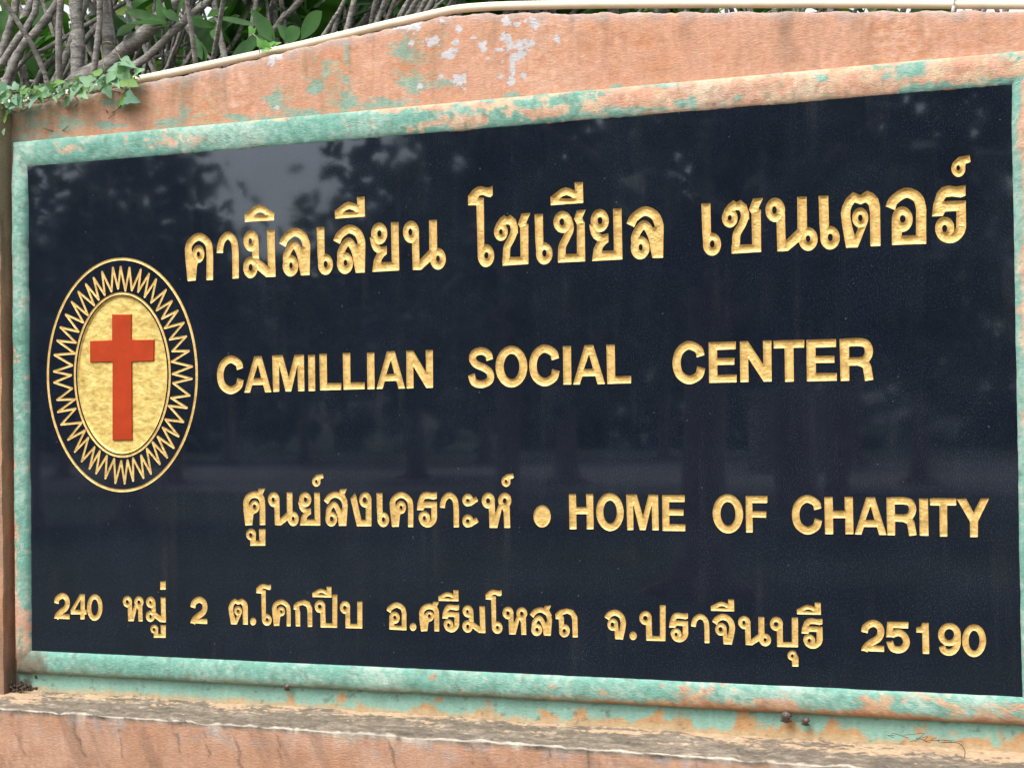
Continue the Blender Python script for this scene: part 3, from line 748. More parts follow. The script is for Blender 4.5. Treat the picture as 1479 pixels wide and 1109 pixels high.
put(4, 'Q', ('cho_chan', 62, 309), ('sara_ii', 52, 303), ('no', 342, 692), ('bo', 682, 983), 'u', ('ro', 1016, 1244), ('sara_ii', 972, 1230))
put(5, 'T', 'two', 'five', 'one', 'nine', 'zero')

BASE_PX = {1: [(277, 405.6), (744.4, 383.6), (1313, 353.9)], 2: [(395, 566), (690, 556.5), (1114, 550.9), (1250, 549.5)],
           3: [(355, 758), (722, 762), (839, 763.9), (1212, 771), (1408, 775)],
           4: [(77.8, 892.9), (119.5, 893.8), (274.6, 899.6), (430.4, 904.1), (523, 907.1), (562, 909.1), (700.8, 913.8), (831, 919.8), (893.8, 922.5), (961.4, 925.3), (1020.9, 928.4), (1051, 929.8), (1152.5, 934.5), (1243.8, 939.2), (1337, 943.8)]}
BASE_PX[5] = BASE_PX[4]
BASE_PX[2] = [(395, 566.3), (560, 561.5), (812, 555.6), (1024, 552.8), (1114, 550.9), (1250, 549.5)]
def span(px, y0, y1): return abs(at(px, y0)[2] - at(px, y1)[2])
LH = {1: span(391, 331.5, 399.8), 2: span(1114, 491.6, 550.8), 3: span(420, 711, 758.7), 4: span(697, 874.6, 913.5), 5: span(1337, 898.9, 943.8)}
LH_LAT3 = span(839, 713.2, 763.8)
base_xz = {k: np.array([at(x, y)[[0, 2]] for x, y in v]) for k, v in BASE_PX.items()}
def base_z(line, X): return float(np.interp(X, base_xz[line][:, 0], base_xz[line][:, 1]))

def to_plane(zk, pts):
    ox, oy, s = ZM[zk]
    return np.array([at(ox + p[0] / s, oy + p[1] / s)[[0, 2]] for p in pts])
def ell(cx, cy, rx, ry, n=40):
    return [(cx + rx * math.cos(2 * math.pi * k / n), cy + ry * math.sin(2 * math.pi * k / n)) for k in range(n)]
def native(name):
    zk, line, prims = G[name]
    out = []
    for pr in prims:
        if pr[0] in ('P', 'HP'): out.append((pr[0], to_plane(zk, pr[1])))
        elif pr[0] == 'E': out.append(('P', to_plane(zk, ell(*pr[1]))))
        elif pr[0] == 'H': out.append(('HP', to_plane(zk, ell(*pr[1]))))
        else:
            q = to_plane(zk, smooth_path(pr[1], 8)); ox, oy, s = ZM[zk]
            p0 = (ox + pr[1][0][0] / s, oy + pr[1][0][1] / s)
            mpp = span(p0[0], p0[1] - .5, p0[1] + .5)
            out.append(('S', q, pr[2] / s * mpp * 1.04))
    return out, line
def bbox(prims):
    lo = []; hi = []
    for p in prims:
        if p[0] == 'HP': continue
        m = 0
        if p[0] == 'S':
            # the stroke's own thickness, measured sideways
            t = np.gradient(p[1], axis=0); t /= np.linalg.norm(t, axis=1)[:, None] + 1e-9
            nrm = np.stack([-t[:, 1], t[:, 0]], 1) * p[2] / 2
            q = np.concatenate([p[1] + nrm, p[1] - nrm])
        else: q = p[1]
        lo.append(q.min(0)); hi.append(q.max(0))
    return np.min(lo, 0), np.max(hi, 0)
NAT = {k: native(k) for k in G}
def line_h(name, line):
    if line == 3 and KIND[name] == ROM: return LH_LAT3
    return LH[line]
def place(name, line, zk, x0, x1):
    prims, sl = NAT[name]
    if zk is None: return prims
    lo, hi = bbox(prims)
    b = BASE_PX[line]
    ox, oy, s = ZM[zk]
    xm = ox + (x0 + x1) / 2 / s
    yb = float(np.interp(xm, [p[0] for p in b], [p[1] for p in b])) - 20
    X0 = at(ox + x0 / s, yb)[0]; X1 = at(ox + x1 / s, yb)[0]
    k = line_h(name, line) / (line_h(name, sl) if not (sl == 3 and KIND[name] == ROM) else LH_LAT3)
    kx = (X1 - X0) / (hi[0] - lo[0])
    zs = base_z(sl, (lo[0] + hi[0]) / 2); zd = base_z(line, (X0 + X1) / 2)
    out = []
    for p in prims:
        q = p[1].copy()
        q[:, 0] = X0 + (q[:, 0] - lo[0]) * kx; q[:, 1] = zd + (q[:, 1] - zs) * k
        out.append((p[0], q) if p[0] != 'S' else ('S', q, p[2] * .5 * (k + kx)))
    return out

# distance fields on one lattice over the slab
NXC, NZC = 1920, 959
hx, hz = 2 * HX / NXC, PHT / NZC
GX = -HX + hx * np.arange(NXC + 1); GZ = ZB + hz * np.arange(NZC + 1)
SLAB = np.full((NZC + 1, NXC + 1), 1.0, dtype=np.float32)

def seg_dist(X, Z, a, b):
    d = b - a; L2 = d @ d + 1e-18
    t = np.clip(((X - a[0]) * d[0] + (Z - a[1]) * d[1]) / L2, 0, 1)
    return np.hypot(X - a[0] - t * d[0], Z - a[1] - t * d[1])
def poly_sdf(X, Z, P):
    D = np.full(X.shape, 9.0); ins = np.zeros(X.shape, bool)
    n = len(P)
    for i in range(n):
        a = P[i]; b = P[(i + 1) % n]
        D = np.minimum(D, seg_dist(X, Z, a, b))
        c = (a[1] > Z) != (b[1] > Z)
        if abs(b[1] - a[1]) > 1e-12:
            ins ^= c & (X < (b[0] - a[0]) * (Z - a[1]) / (b[1] - a[1]) + a[0])
    return np.where(ins, -D, D)
def stroke_sdf(X, Z, P, w):
    D = np.full(X.shape, 9.0)
    for i in range(len(P) - 1): D = np.minimum(D, seg_dist(X, Z, P[i], P[i + 1]))
    D = D - w / 2
    for e, o in ((P[0], P[1]), (P[-1], P[-2])):
        t = (e - o) / np.linalg.norm(e - o)
        hp = (X - e[0]) * t[0] + (Z - e[1]) * t[1]
        D = np.where((np.hypot(X - e[0], Z - e[1]) < .72 * w), np.maximum(D, hp), D)
    return D
def glyph_sdf(prims, window=None):
    lo, hi = bbox(prims)
    m = .008
    i0 = max(0, int((lo[0] - m + HX) / hx)); i1 = min(NXC, int((hi[0] + m + HX) / hx) + 1)
    j0 = max(0, int((lo[1] - m - ZB) / hz)); j1 = min(NZC, int((hi[1] + m - ZB) / hz) + 1)
    X, Z = np.meshgrid(GX[i0:i1 + 1], GZ[j0:j1 + 1])
    D = np.full(X.shape, 9.0); Hh = np.full(X.shape, 9.0)
    for p in prims:
        if p[0] == 'P': D = np.minimum(D, poly_sdf(X, Z, p[1]))
        elif p[0] == 'S': D = np.minimum(D, stroke_sdf(X, Z, p[1], p[2]))
        elif p[0] == 'HP': Hh = np.minimum(Hh, poly_sdf(X, Z, p[1]))
        elif p[0] == 'R': D = np.minimum(D, np.abs(poly_sdf(X, Z, p[1])) - p[2] / 2)
    D = np.maximum(D, -Hh)
    D[np.abs(D) < 2e-6] = 2e-6
    return D.astype(np.float32), i0, j0

def contour(D, i0, j0, inside=True):
    """polygons of the cells where D<0 (or >0): verts (x,z,d), faces"""
    nz, nx = D.shape
    sgn = (D < 0) if inside else (D > 0)
    q = sgn[:-1, :-1].astype(int) + sgn[:-1, 1:] + sgn[1:, 1:] + sgn[1:, :-1]
    verts = []; vid = {}; faces = []
    x_ = lambda i: -HX + hx * (i0 + i)
    z_ = lambda j: ZB + hz * (j0 + j)
    def node(j, i):
        k = (j, i)
        if k not in vid: vid[k] = len(verts); verts.append((x_(i), z_(j), D[j, i]))
        return vid[k]
    def cut(j, i, j2, i2):
        k = (min((j, i), (j2, i2)), max((j, i), (j2, i2)))
        if k not in vid:
            a, b = D[j, i], D[j2, i2]; t = a / (a - b)
            t = min(max(t, .02), .98)
            vid[k] = len(verts); verts.append((x_(i + (i2 - i) * t), z_(j + (j2 - j) * t), 0.0))
        return vid[k]
    full = np.argwhere(q == 4) if inside else np.zeros((0, 2), int)
    for j, i in full: faces.append((node(j, i), node(j, i + 1), node(j + 1, i + 1), node(j + 1, i)))
    for j, i in np.argwhere((q > 0) & (q < 4)):
        cs = [(j, i), (j, i + 1), (j + 1, i + 1), (j + 1, i)]
        f = []
        for k in range(4):
            a = cs[k]; b = cs[(k + 1) % 4]
            if sgn[a]: f.append(node(*a))
            if sgn[a] != sgn[b]: f.append(cut(*a, *b))
        if len(f) >= 3: faces.append(tuple(f))
    return verts, faces, q

sign = thing('granite_sign', 'polished black granite name slab with gold letters and a red cross in an oval', 'sign', (0, 0, ZB))
letter_objs = []
def cut_in(name, prims, mat, parent, depth, half, kind='dish'):
    D, i0, j0 = glyph_sdf(prims)
    sub = SLAB[j0:j0 + D.shape[0], i0:i0 + D.shape[1]]
    np.minimum(sub, D, out=sub)
    v, f, _ = contour(D, i0, j0)
    v = np.array(v)
    d = np.clip(-v[:, 2], 0, None)
    if kind == 'dish':
        t = np.clip(d / half, 0, 1); y = depth * (1 - (1 - t) ** 1.7) + np.clip(d / .004, 0, 1) * (fbm(v[:, 0] * 170 + v[:, 1] * 60, v[:, 1] * 240, 210, 3) - .5) * depth * .24
    else:
        t = np.clip(d / half, 0, 1); y = depth * sstep(0, 1, t)
    P3 = np.stack([v[:, 0], y, v[:, 1]], 1)
    o = mesh_obj(name, P3, f, mat, parent, True)
    return o
half_w = {1: .0062, 2: .0048, 3: .0034, 4: .0030, 5: .0034}
dep = {1: .0042, 2: .0031, 3: .0022, 4: .0018, 5: .0021}
for name, line, zk, x0, x1 in T_:
    cut_in(KIND[name], place(name, line, zk, x0, x1), MAT_GOLD, sign, dep[line], half_w[line])

# the oval emblem
ECX, ECY = 390, 557
emb_field = [('P', to_plane('Z', ell(ECX, 558, 200, 351, 120)))]
emblem = cut_in('emblem_field', emb_field, MAT_GOLDFIELD, sign, .0042, .0035, 'flat')
mpp = span(177, 540, 541) / 3.08
_old_bbox = bbox
def bbox(prims):
    pr = [p if p[0] != 'R' else ('P', p[1]) for p in prims]
    return _old_bbox(pr)
cut_in('oval_ring', [('R', to_plane('Z', ell(ECX, 558, 331, 515, 160)), 12.5 * mpp)], MAT_GOLD, emblem, .0010, .0024)
cut_in('oval_ring', [('R', to_plane('Z', ell(ECX, 558, 211, 362, 140)), 11 * mpp)], MAT_GOLD, emblem, .0010, .0024)
rz = random.Random(3)
zig = []
NS = 46
for k in range(NS):
    a = -math.pi / 2 + 2 * math.pi * (k - .15) / NS
    j1 = rz.uniform(-.02, .02)
    zig.append((392 + (304 + rz.uniform(-5, 5)) * math.cos(a + j1), 556 + (480 + rz.uniform(-8, 8)) * math.sin(a + j1)))
    a2 = a + math.pi / NS + rz.uniform(-.018, .018)
    zig.append((392 + (224 + rz.uniform(-7, 7)) * math.cos(a2), 557 + (381 + rz.uniform(-8, 8)) * math.sin(a2)))
cut_in('sunburst_line', [('R', to_plane('Z', zig), 10.5 * mpp)], MAT_GOLD, emblem, .0007, .002)
# cross stands up from the sunk field to the slab's face
cr = to_plane('Z', [(343, 290), (428, 290), (428, 403), (530, 402), (528, 497), (430, 500), (432, 848), (345, 850), (345, 501), (245, 502), (245, 408), (343, 405)])
nc = len(cr)
mb = MB()
ins_c = cr.mean(0) + (cr - cr.mean(0)) * 1.0
v = [(p[0], .0041, p[1]) for p in cr] + [(p[0], .0012, p[1]) for p in cr]
cxz = .5 * (cr.min(0) + cr.max(0))
# small arris: shrink the front face by 0.8 mm along each corner's own direction
nxt = np.roll(cr, -1, 0) - cr; prv = np.roll(cr, 1, 0) - cr
bis = nxt / np.linalg.norm(nxt, axis=1)[:, None] + prv / np.linalg.norm(prv, axis=1)[:, None]
crossz = nxt[:, 0] * prv[:, 1] - nxt[:, 1] * prv[:, 0]
orient = np.sign(np.sum(cr[:, 0] * np.roll(cr, -1, 0)[:, 1] - np.roll(cr, -1, 0)[:, 0] * cr[:, 1]))
inner = cr + bis * (np.sign(crossz) * orient)[:, None] * .0008
v += [(p[0], .0004, p[1]) for p in inner]
f = []
for ring in (0, 1):
    for i in range(nc):
        i2 = (i + 1) % nc
        f.append((ring * nc + i, ring * nc + i2, (ring + 1) * nc + i2, (ring + 1) * nc + i))
I = 2 * nc
f += [(I + 0, I + 1, I + 2, I + 11), (I + 2, I + 3, I + 4, I + 5), (I + 8, I + 9, I + 10, I + 11), (I + 11, I + 2, I + 5, I + 8), (I + 5, I + 6, I + 7, I + 8)]
mb.add(v, f)
mb.build('red_cross', MAT_CROSS, emblem, False)

# the slab: everything of its face that is not cut away, in long row pieces, plus edges and back
def slab():
    v, f, q = contour(SLAB, 0, 0, inside=False)
    V = [(a, 0.0, b) for a, b, _ in v]
    full = (q == 4)
    # merge identical neighbouring rows into blocks of runs
    runs_prev = None; start = 0
    def runs(row):
        d = np.diff(np.concatenate([[0], row.astype(np.int8), [0]]))
        return tuple(zip(np.where(d == 1)[0], np.where(d == -1)[0]))
    def emit(rs, j0, j1):
        for a, b in rs:
            n = len(V); x0 = -HX + hx * a; x1 = -HX + hx * b; z0 = ZB + hz * j0; z1 = ZB + hz * j1
            V.extend([(x0, 0, z0), (x1, 0, z0), (x1, 0, z1), (x0, 0, z1)]); f.append((n, n + 1, n + 2, n + 3))
    for j in range(NZC):
        r = runs(full[j])
        if r != runs_prev:
            if runs_prev is not None: emit(runs_prev, start, j)
            runs_prev = r; start = j
    emit(runs_prev, start, NZC)
    n = len(V); yb = .0105
    V.extend([(-HX, 0, ZB), (HX, 0, ZB), (HX, 0, ZT), (-HX, 0, ZT), (-HX, yb, ZB), (HX, yb, ZB), (HX, yb, ZT), (-HX, yb, ZT)])
    f.extend([(n + 1, n, n + 4, n + 5), (n + 2, n + 1, n + 5, n + 6), (n + 3, n + 2, n + 6, n + 7), (n, n + 3, n + 7, n + 4), (n + 4, n + 7, n + 6, n + 5)])
    return V, f
Vs_, Fs_ = slab()
mesh_obj('slab', np.array(Vs_), Fs_, MAT_GRANITE, sign, False)

# ------------------------------------------------------------------ cream pipe along the wall top
pipe_px = [(-60, 162), (0, 151.5), (60, 143), (130, 129), (199, 115.5), (270, 101), (338, 86.5), (420, 69), (500, 50), (560, 35.5), (605, 25.5), (640, 17.5), (666, 13), (705, 10), (750, 8.5), (850, 6.6), (980, 5.8), (1150, 5.6), (1300, 6.0), (1479, 7.0), (1560, 7.5)]
YPIPE = .045
pts = [at(x, y, YPIPE) for x, y in pipe_px]
pts = smooth_path(pts, 5)
mb = MB(); mb.tube(pts, .0098, 14)
pipe = mb.build('pipe', MAT_PVC, None, True, tuple(pts[0]))
tag(pipe, 'thin cream plastic pipe running along the top of the peach wall', 'pipe')
p = at(1382, 8, YPIPE - .002)
mb = MB()
mb.tube([p + np.array([-.004, .012 * math.sin(a), .012 * math.cos(a)]) for a in np.linspace(0, 2 * math.pi, 13)], .002, 5)
mb.tube([p + np.array([-.004, -.008, .009]), p + np.array([.004, -.012, .02])], .0022, 5)
mb.tube([p + np.array([-.004, -.011, -.004]), p + np.array([-.007, -.014, -.022])], .004, 5)
tag(mb.build('cable_tie', MAT_TIE, None, True, tuple(p)), 'small grey plastic tie round the pipe above the right end of the slab', 'cable tie')

# ------------------------------------------------------------------ leaves
def leaf_mesh(mb, base, tip, width, nrm, fold=.25, curl=.1, kind='long', tint=(1, 1, 1), n=7):
    base = Vector(base); tip = Vector(tip); ax = tip - base; L = ax.length; ax.normalize()
    nrm = Vector(nrm); side = ax.cross(nrm)
    if side.length < 1e-4: side = ax.orthogonal()
    side.normalize(); nrm = side.cross(ax).normalized()
    V = []; F = []
    for i in range(n + 1):
        t = i / n
        if kind == 'long': w = width * .5 * (math.sin(math.pi * min(1, t ** 1.35)) ** .75 + .02)
        elif kind == 'heart': w = width * .5 * float(np.interp(t, [0, .08, .16, .28, .38, .48, .62, .8, .92, 1], [.30, .78, 1.0, .96, .72, .56, .50, .34, .16, .01]))
        else: w = width * .5 * (math.sin(math.pi * t ** .8) ** .9 + .02)
        c = base + ax * (L * t) - nrm * (curl * L * t * t)
        back = -ax * (.16 * L if kind == 'heart' and t < .25 else 0) * (1 - t * 4 if t < .25 else 0)
        V += [tuple(c + side * w + nrm * (w * fold) + back), tuple(c), tuple(c - side * w + nrm * (w * fold) + back)]
        if i:
            b = (i - 1) * 3
            F += [(b, b + 1, b + 4, b + 3), (b + 1, b + 2, b + 5, b + 4)]
    mb.add(V, F, tint)

rl = random.Random(11)
def rv(r=rl): return Vector((r.gauss(0, 1), r.gauss(0, 1), r.gauss(0, 1))).normalized()

# vine along the left end of the wall top
vine = thing('creeping_vine', 'grey-green vine with lobed leaves trailing over the left end of the wall top', 'vine', tuple(at(100, 140, .02)))
s5 = 5.688
mb = MB()
def zp(x, y, Y=.0): return at(x / s5, y / s5, Y)
for path in ([(-60, 860), (120, 850), (280, 830), (480, 790), (680, 760), (860, 735), (1020, 700), (1130, 650)], [(900, 740), (1010, 780), (990, 880), (900, 930), (870, 905)], [(1080, 700), (1085, 790)], [(600, 770), (640, 840), (600, 890)],
             [(860, 600), (835, 380), (905, 350), (960, 430), (1010, 530)], [(20, 900), (160, 920), (240, 880)], [(100, 760), (260, 740), (430, 690), (640, 640), (800, 600)], [(340, 1050), (480, 1085), (560, 1040)], [(1000, 860), (960, 910), (890, 980)]):
    q = smooth_path([zp(x, y, -.004 + .02 * (i % 2)) for i, (x, y) in enumerate(path)], 5)
    mb.tube(q, .0013, 5)
mb.build('stem', MAT_STEM, vine)
mb = MB()
vl = [(45, 735, 75, 200), (190, 745, 75, 160), (40, 805, 65, 215), (150, 800, 65, 120), (85, 870, 75, 190), (275, 840, 105, 245), (420, 715, 75, 170), (370, 765, 60, 200), (330, 735, 55, 150), (480, 680, 70, 30), (610, 765, 105, 235), (690, 790, 65, 330), (535, 850, 75, 240), (700, 660, 90, 170), (790, 600, 70, 160), (800, 665, 90, 200), (860, 680, 75, 320), (920, 570, 80, 180), (905, 650, 85, 220), (1030, 620, 150, 285), (1070, 680, 110, 330), (1140, 585, 70, 20), (1045, 520, 95, 335), (890, 760, 75, 300), (1000, 825, 120, 195), (1090, 815, 95, 350), (35, 960, 75, 260), (120, 700, 60, 100), (250, 715, 60, 60), (560, 700, 60, 40), (640, 650, 60, 140), (300, 790, 70, 210), (460, 745, 60, 190), (740, 740, 70, 210), (990, 560, 70, 120), (220, 790, 70, 230), (10, 700, 70, 120), (0, 830, 70, 250), (120, 830, 60, 300), (820, 700, 60, 260), (960, 690, 60, 300), (180, 900, 55, 250), (350, 810, 55, 250), (30, 1090, 40, 260), (5, 985, 45, 240), (70, 920, 50, 200), (510, 780, 55, 200), (580, 740, 50, 100), (20, 760, 55, 60), (170, 860, 50, 270)]
for x, y, s, ang in vl:
    s *= 1.28; a = R_(ang + rl.uniform(-15, 15)); r = s * .5
    Y0 = rl.uniform(-.03, -.005)
    b = zp(x - r * .8 * math.cos(a), y + r * .8 * math.sin(a), Y0); t = zp(x + r * math.cos(a), y - r * math.sin(a), Y0 - rl.uniform(-.012, .022))
    g = rl.random(); tint = (.85 + .3 * g, .9 + .2 * g, .85 + .15 * rl.random())
    if rl.random() < .22: tint = (.75, .8, .3)
    leaf_mesh(mb, b, t, s * .95 / s5 * .0018, (rl.uniform(-.4, .4), -1, rl.uniform(.1, .9)), rl.uniform(.05, .4), rl.uniform(0, .25), 'heart', tint, 13)
for k in range(60):
    x = rl.uniform(-40, 1150); y = 850 - x * .15 + rl.uniform(-110, 20) * (1 if x < 950 else .5)
    a = rl.uniform(0, 6.28); r = rl.uniform(18, 34); Y0 = rl.uniform(.0, .07)
    leaf_mesh(mb, zp(x, y, Y0), zp(x + r * 2 * math.cos(a), y - r * 2 * math.sin(a), Y0), r * 1.7 / s5 * .0018, (rl.uniform(-.5, .5), -1, rl.uniform(0, 1)), .3, .15, 'heart', (.55 + .3 * rl.random(), .7, .35), 6)
for k in range(70):
    u = rl.random(); x = -40 + 1180 * u; y = np.interp(x, [-40, 300, 700, 1140], [860, 810, 745, 640]) + rl.gauss(-18, 34)
    a = rl.uniform(0, 6.28); rr_ = rl.uniform(16, 30); Y0 = rl.uniform(-.03, .01)
    g = rl.uniform(.7, 1.15)
    leaf_mesh(mb, zp(x, y, Y0), zp(x + rr_ * 2 * math.cos(a), y - rr_ * 2 * math.sin(a), Y0 - rl.uniform(-.01, .02)), rr_ * 1.9 / s5 * .0018, (rl.uniform(-.6, .6), -1, rl.uniform(0, 1)), rl.uniform(.1, .5), .2, 'heart', (g, g, g * .8), 10)
mb.build('foliage', MAT_VINE, vine, True)
# the single bright shoot hooked over the pipe
sp = thing('vine_shoot', 'single bright green vine shoot resting over the cream pipe', 'vine', tuple(at(385, 70, .03)))
mb = MB(); q = smooth_path([at(374, 74, .03), at(378, 62, .03), at(366, 50, .06), at(360, 40, .08)], 5); mb.tube(q, .0014, 5)
q = smooth_path([at(374, 62, .02), at(375, 76, .02), at(373, 84, .005)], 4); mb.tube(q, .0012, 5)
mb.build('stem', MAT_BARK, sp)
mb = MB()
for bx, by, tx, ty, w in ((378, 66, 371, 55, 12), (384, 70, 383, 58, 16), (388, 70, 396, 60, 14), (395, 66, 406, 61, 8), (380, 71, 392, 70, 12), (365, 48, 359, 38, 10), (367, 47, 369, 40, 8)):
    leaf_mesh(mb, at(bx, by, .02), at(tx, ty, .015), w * .0018, (.1, -1, .6), .25, .1, 'heart', (.75, 1.0, .35), 7)
mb.build('foliage', MAT_VINE, sp, True)

# ------------------------------------------------------------------ frangipani trees behind the wall
def rosette(mb, c, d, n, L, r, tint=None, w=.27):
    c = Vector(c); d = Vector(d).normalized()
    a = d.orthogonal().normalized(); b = d.cross(a)
    for k in range(n):
        th = 2.4 * k + r.uniform(-.3, .3); el = r.uniform(.15, 1.0)
        dirv = (a * math.cos(th) + b * math.sin(th)) * math.cos(el) + d * math.sin(el)
        l = L * r.uniform(.7, 1.15)
        g = r.uniform(.6, 1.35); tt = tint or (g, g, g * .9)
        leaf_mesh(mb, c + dirv * .015, c + dirv * l, l * w, d + rv(r) * .3, .25, r.uniform(.05, .45), 'long', tt, 7)

def limb(tm, lm, p, d, L, rad, lev, r, leafL=.24):
    p = Vector(p); d = Vector(d).normalized()
    n = 5; pts = [p.copy()]; q = p.copy(); dd = d.copy()
    for i in range(n):
        dd = (dd + rv(r) * .10 + Vector((0, 0, .05))).normalized(); q = q + dd * (L / n); pts.append(q.copy())
    rads = [rad * (1 - .22 * i / n) for i in range(n + 1)]
    tm.tube(pts, rads, 8, .18, r)
    if lev == 0:
        rosette(lm, q, dd, r.randint(6, 10), leafL, r); return
    k = r.choice((2, 2, 3)); ph = r.uniform(0, 6.28)
    a = dd.orthogonal().normalized(); b = dd.cross(a)
    for i in range(k):
        th = ph + 2 * math.pi * i / k; sp_ = r.uniform(.45, .75)
        nd_ = (dd + (a * math.cos(th) + b * math.sin(th)) * sp_).normalized()
        limb(tm, lm, q - dd * rad * .4, nd_, L * r.uniform(.65, .9), rad * .72, lev - 1, r, leafL)

tree_spec = []
def frangi(label, base, seed, traced, free, leaves=(), traced_ext=True, twigs=14, group='frangipani trees behind the wall'):
    """traced: list of ([(px,py,Y)...], diameter px) limbs seen over the wall; free: list of (dir, start height, length, radius, levels)"""
    r = random.Random(seed); tm = MB(); lm = MB()
    b = Vector(base)
    t = thing('frangipani_tree', label, 'tree', tuple(b), group)
    fork = b + Vector((0, 0, 1.1))
    tm.tube([b + Vector((0, 0, -.05)), b + Vector((.01, 0, .5)), fork + Vector((0, 0, .05))], [.10, .085, .075], 12, .12, r)
    for path, dpx in traced:
        q = [Vector(at(x, y, Y)) for x, y, Y in path]
        rad = dpx / FPX * (q[0] - Vector(CAM_C)).length * .5
        lowdir = (q[0] - q[1]).normalized()
        mid = q[0] + lowdir * .25
        full = [fork, fork.lerp(mid, .6) + Vector((0, 0, -.05)), mid] + q
        if traced_ext:
            ud = (q[-1] - q[-2]).normalized(); full.append(q[-1] + (ud + Vector((0, 0, .2))).normalized() * .3)
        full = [Vector(z) for z in smooth_path([tuple(z) for z in full], 6)]
        n = len(full)
        tm.tube(full, [rad * (1.05 - .25 * i / n) * (1 + .10 * math.sin(i * 1.7) * math.sin(i * .9)) for i in range(n)], 10, .22, r)
        if traced_ext:
            ud = (full[-1] - full[-2]).normalized()
            a = ud.orthogonal().normalized()
            for s in (-1, 1): limb(tm, lm, full[-1], ud + a * .5 * s, .32, rad * .75, 0 if rad < .02 else 1, r)
        else: rosette(lm, full[-1], (full[-1] - full[-2]), 7, .22, r)
    for d, h, L, rad, lev in free:
        limb(tm, lm, b + Vector((0, 0, h)), d, L, rad, lev, r)
    for k in range(twigs):
        st = b + Vector((r.uniform(-.45, .45), r.uniform(-.35, .6), r.uniform(1.75, 2.1)))
        d = Vector((r.uniform(-.55, .75), r.uniform(-.3, .3), 1)).normalized(); rad = r.uniform(.0055, .0125)
        q = [fork, fork.lerp(st, .6) + Vector((0, 0, -.05)), st, st + d * .35 + rv(r) * .04, st + d * .7 + rv(r) * .06, st + d * 1.1 + rv(r) * .1]
        q = [Vector(z) for z in smooth_path([tuple(z) for z in q], 4)]
        tm.tube(q, [rad * (1.3 - .6 * i / len(q)) for i in range(len(q))], 6, .25, r)
        if k % 2:
            m = q[len(q) * 2 // 3]; d2 = (d + rv(r) * .8).normalized()
            tm.tube([m, m + d2 * .18, m + d2 * .34 + Vector((0, 0, .05))], [rad * .7, rad * .6, rad * .45], 5, .2, r)
        if k % 3 == 0: rosette(lm, q[-1], d, 6, .2, r)
    for bx, by, Y0, tx, ty, Y1, w in leaves:
        g = r.uniform(.7, 1.25)
        L = (Vector(at(tx, ty, Y1)) - Vector(at(bx, by, Y0))).length
        leaf_mesh(lm, at(bx, by, Y0), at(tx, ty, Y1), w / FPX * 4.9, (r.uniform(-.3, .3), -1, r.uniform(.1, .8)), .2, r.uniform(-.1, .12), 'long', (g, g, g), 9)
    tm.build('trunk', MAT_BARK, t, True)
    lm.build('crown', MAT_FRANGI, t, True)
    return t

frangi('frangipani with a thick upright grey trunk just behind the vine-covered wall top', (-1.40, .85, 0), 1,
       [([(112, 110, .62), (113, 60, .62), (109, 0, .62)], 22), ([(80, 118, .70), (92, 88, .72), (104, 60, .72)], 13)], [((-.3, .5, 1), 1.3, .5, .03, 2)])
frangi('frangipani with an upright trunk and a stout sawn-off bough leaning right', (-1.18, .95, 0), 2,
       [([(158, 98, .75), (157, 50, .76), (154, 0, .78)], 20)], [((.3, .5, 1), 1.3, .5, .03, 2)])
frangi('frangipani with a stout bough rising to the right below big dark leaves', (-1.05, .75, 0), 3,
       [([(166, 88, .55), (193, 60, .55), (222, 36, .56)], 26), ([(212, 84, .50), (255, 42, .50), (290, 10, .50), (306, -4, .50)], 12)], [],
       [(245, 34, .5, 180, 14, .45, 16), (250, 35, .5, 185, 30, .42, 13), (248, 36, .5, 222, 42, .42, 11), (250, 30, .5, 238, -10, .45, 18), (252, 30, .5, 275, -12, .47, 20), (200, 33, .55, 168, 50, .5, 22),
        (322, 40, .48, 270, 33, .42, 16), (305, 24, .48, 368, 34, .44, 10), (305, 26, .48, 318, 62, .44, 18), (300, 24, .48, 268, 30, .44, 10), (290, 60, .4, 296, 92, .35, 14), (275, 45, .42, 294, 90, .35, 13), (345, 85, .35, 372, 52, .3, 26), (330, 88, .3, 366, 62, .28, 24), (362, 12, .4, 396, 60, .38, 22), (372, 30, .4, 392, 66, .38, 20), (430, 60, .3, 468, 18, .3, 30), (412, 62, .3, 432, 40, .3, 26), (330, 10, .5, 300, 28, .45, 16), (230, 10, .5, 258, 30, .45, 14), (226, -5, .55, 236, 36, .5, 16), (400, 35, .4, 424, 62, .35, 16)])
frangi('frangipani of many slanting grey limbs at the far left end of the wall', (-1.85, .95, 0), 4,
       [([(8, 122, .70), (30, 70, .72), (58, 40, .74), (86, -2, .76)], 14), ([(16, 125, .8), (20, 80, .8), (34, 30, .82), (48, -4, .84)], 14), ([(-8, 110, .75), (8, 60, .75), (20, 20, .75), (24, -4, .75)], 13), ([(20, 105, .9), (44, 78, .9), (68, 70, .9)], 8), ([(4, 90, .6), (22, 62, .6), (48, 24, .62), (54, -2, .62)], 11)],
       [((-.6, .3, 1), 1.2, .6, .035, 2), ((-.2, .7, 1), 1.2, .6, .035, 2)])
frangi('frangipani with crossing low branches between the vine and the upright trunk', (-1.65, 1.45, 0), 5,
       [([(28, 118, 1.0), (60, 118, 1.0), (92, 108, 1.0), (122, 108, 1.0)], 6), ([(76, 100, 1.2), (84, 60, 1.2), (80, 20, 1.2), (84, -6, 1.2)], 10), ([(62, 124, 1.1), (54, 95, 1.1), (48, 70, 1.1), (44, 40, 1.1)], 7), ([(140, 100, 1.3), (128, 70, 1.3), (134, 30, 1.3), (140, -4, 1.3)], 13), ([(122, 60, 1.0), (142, 36, 1.0), (150, 20, 1.0)], 10)],
       [((.1, .5, 1), 1.2, .6, .035, 2)])
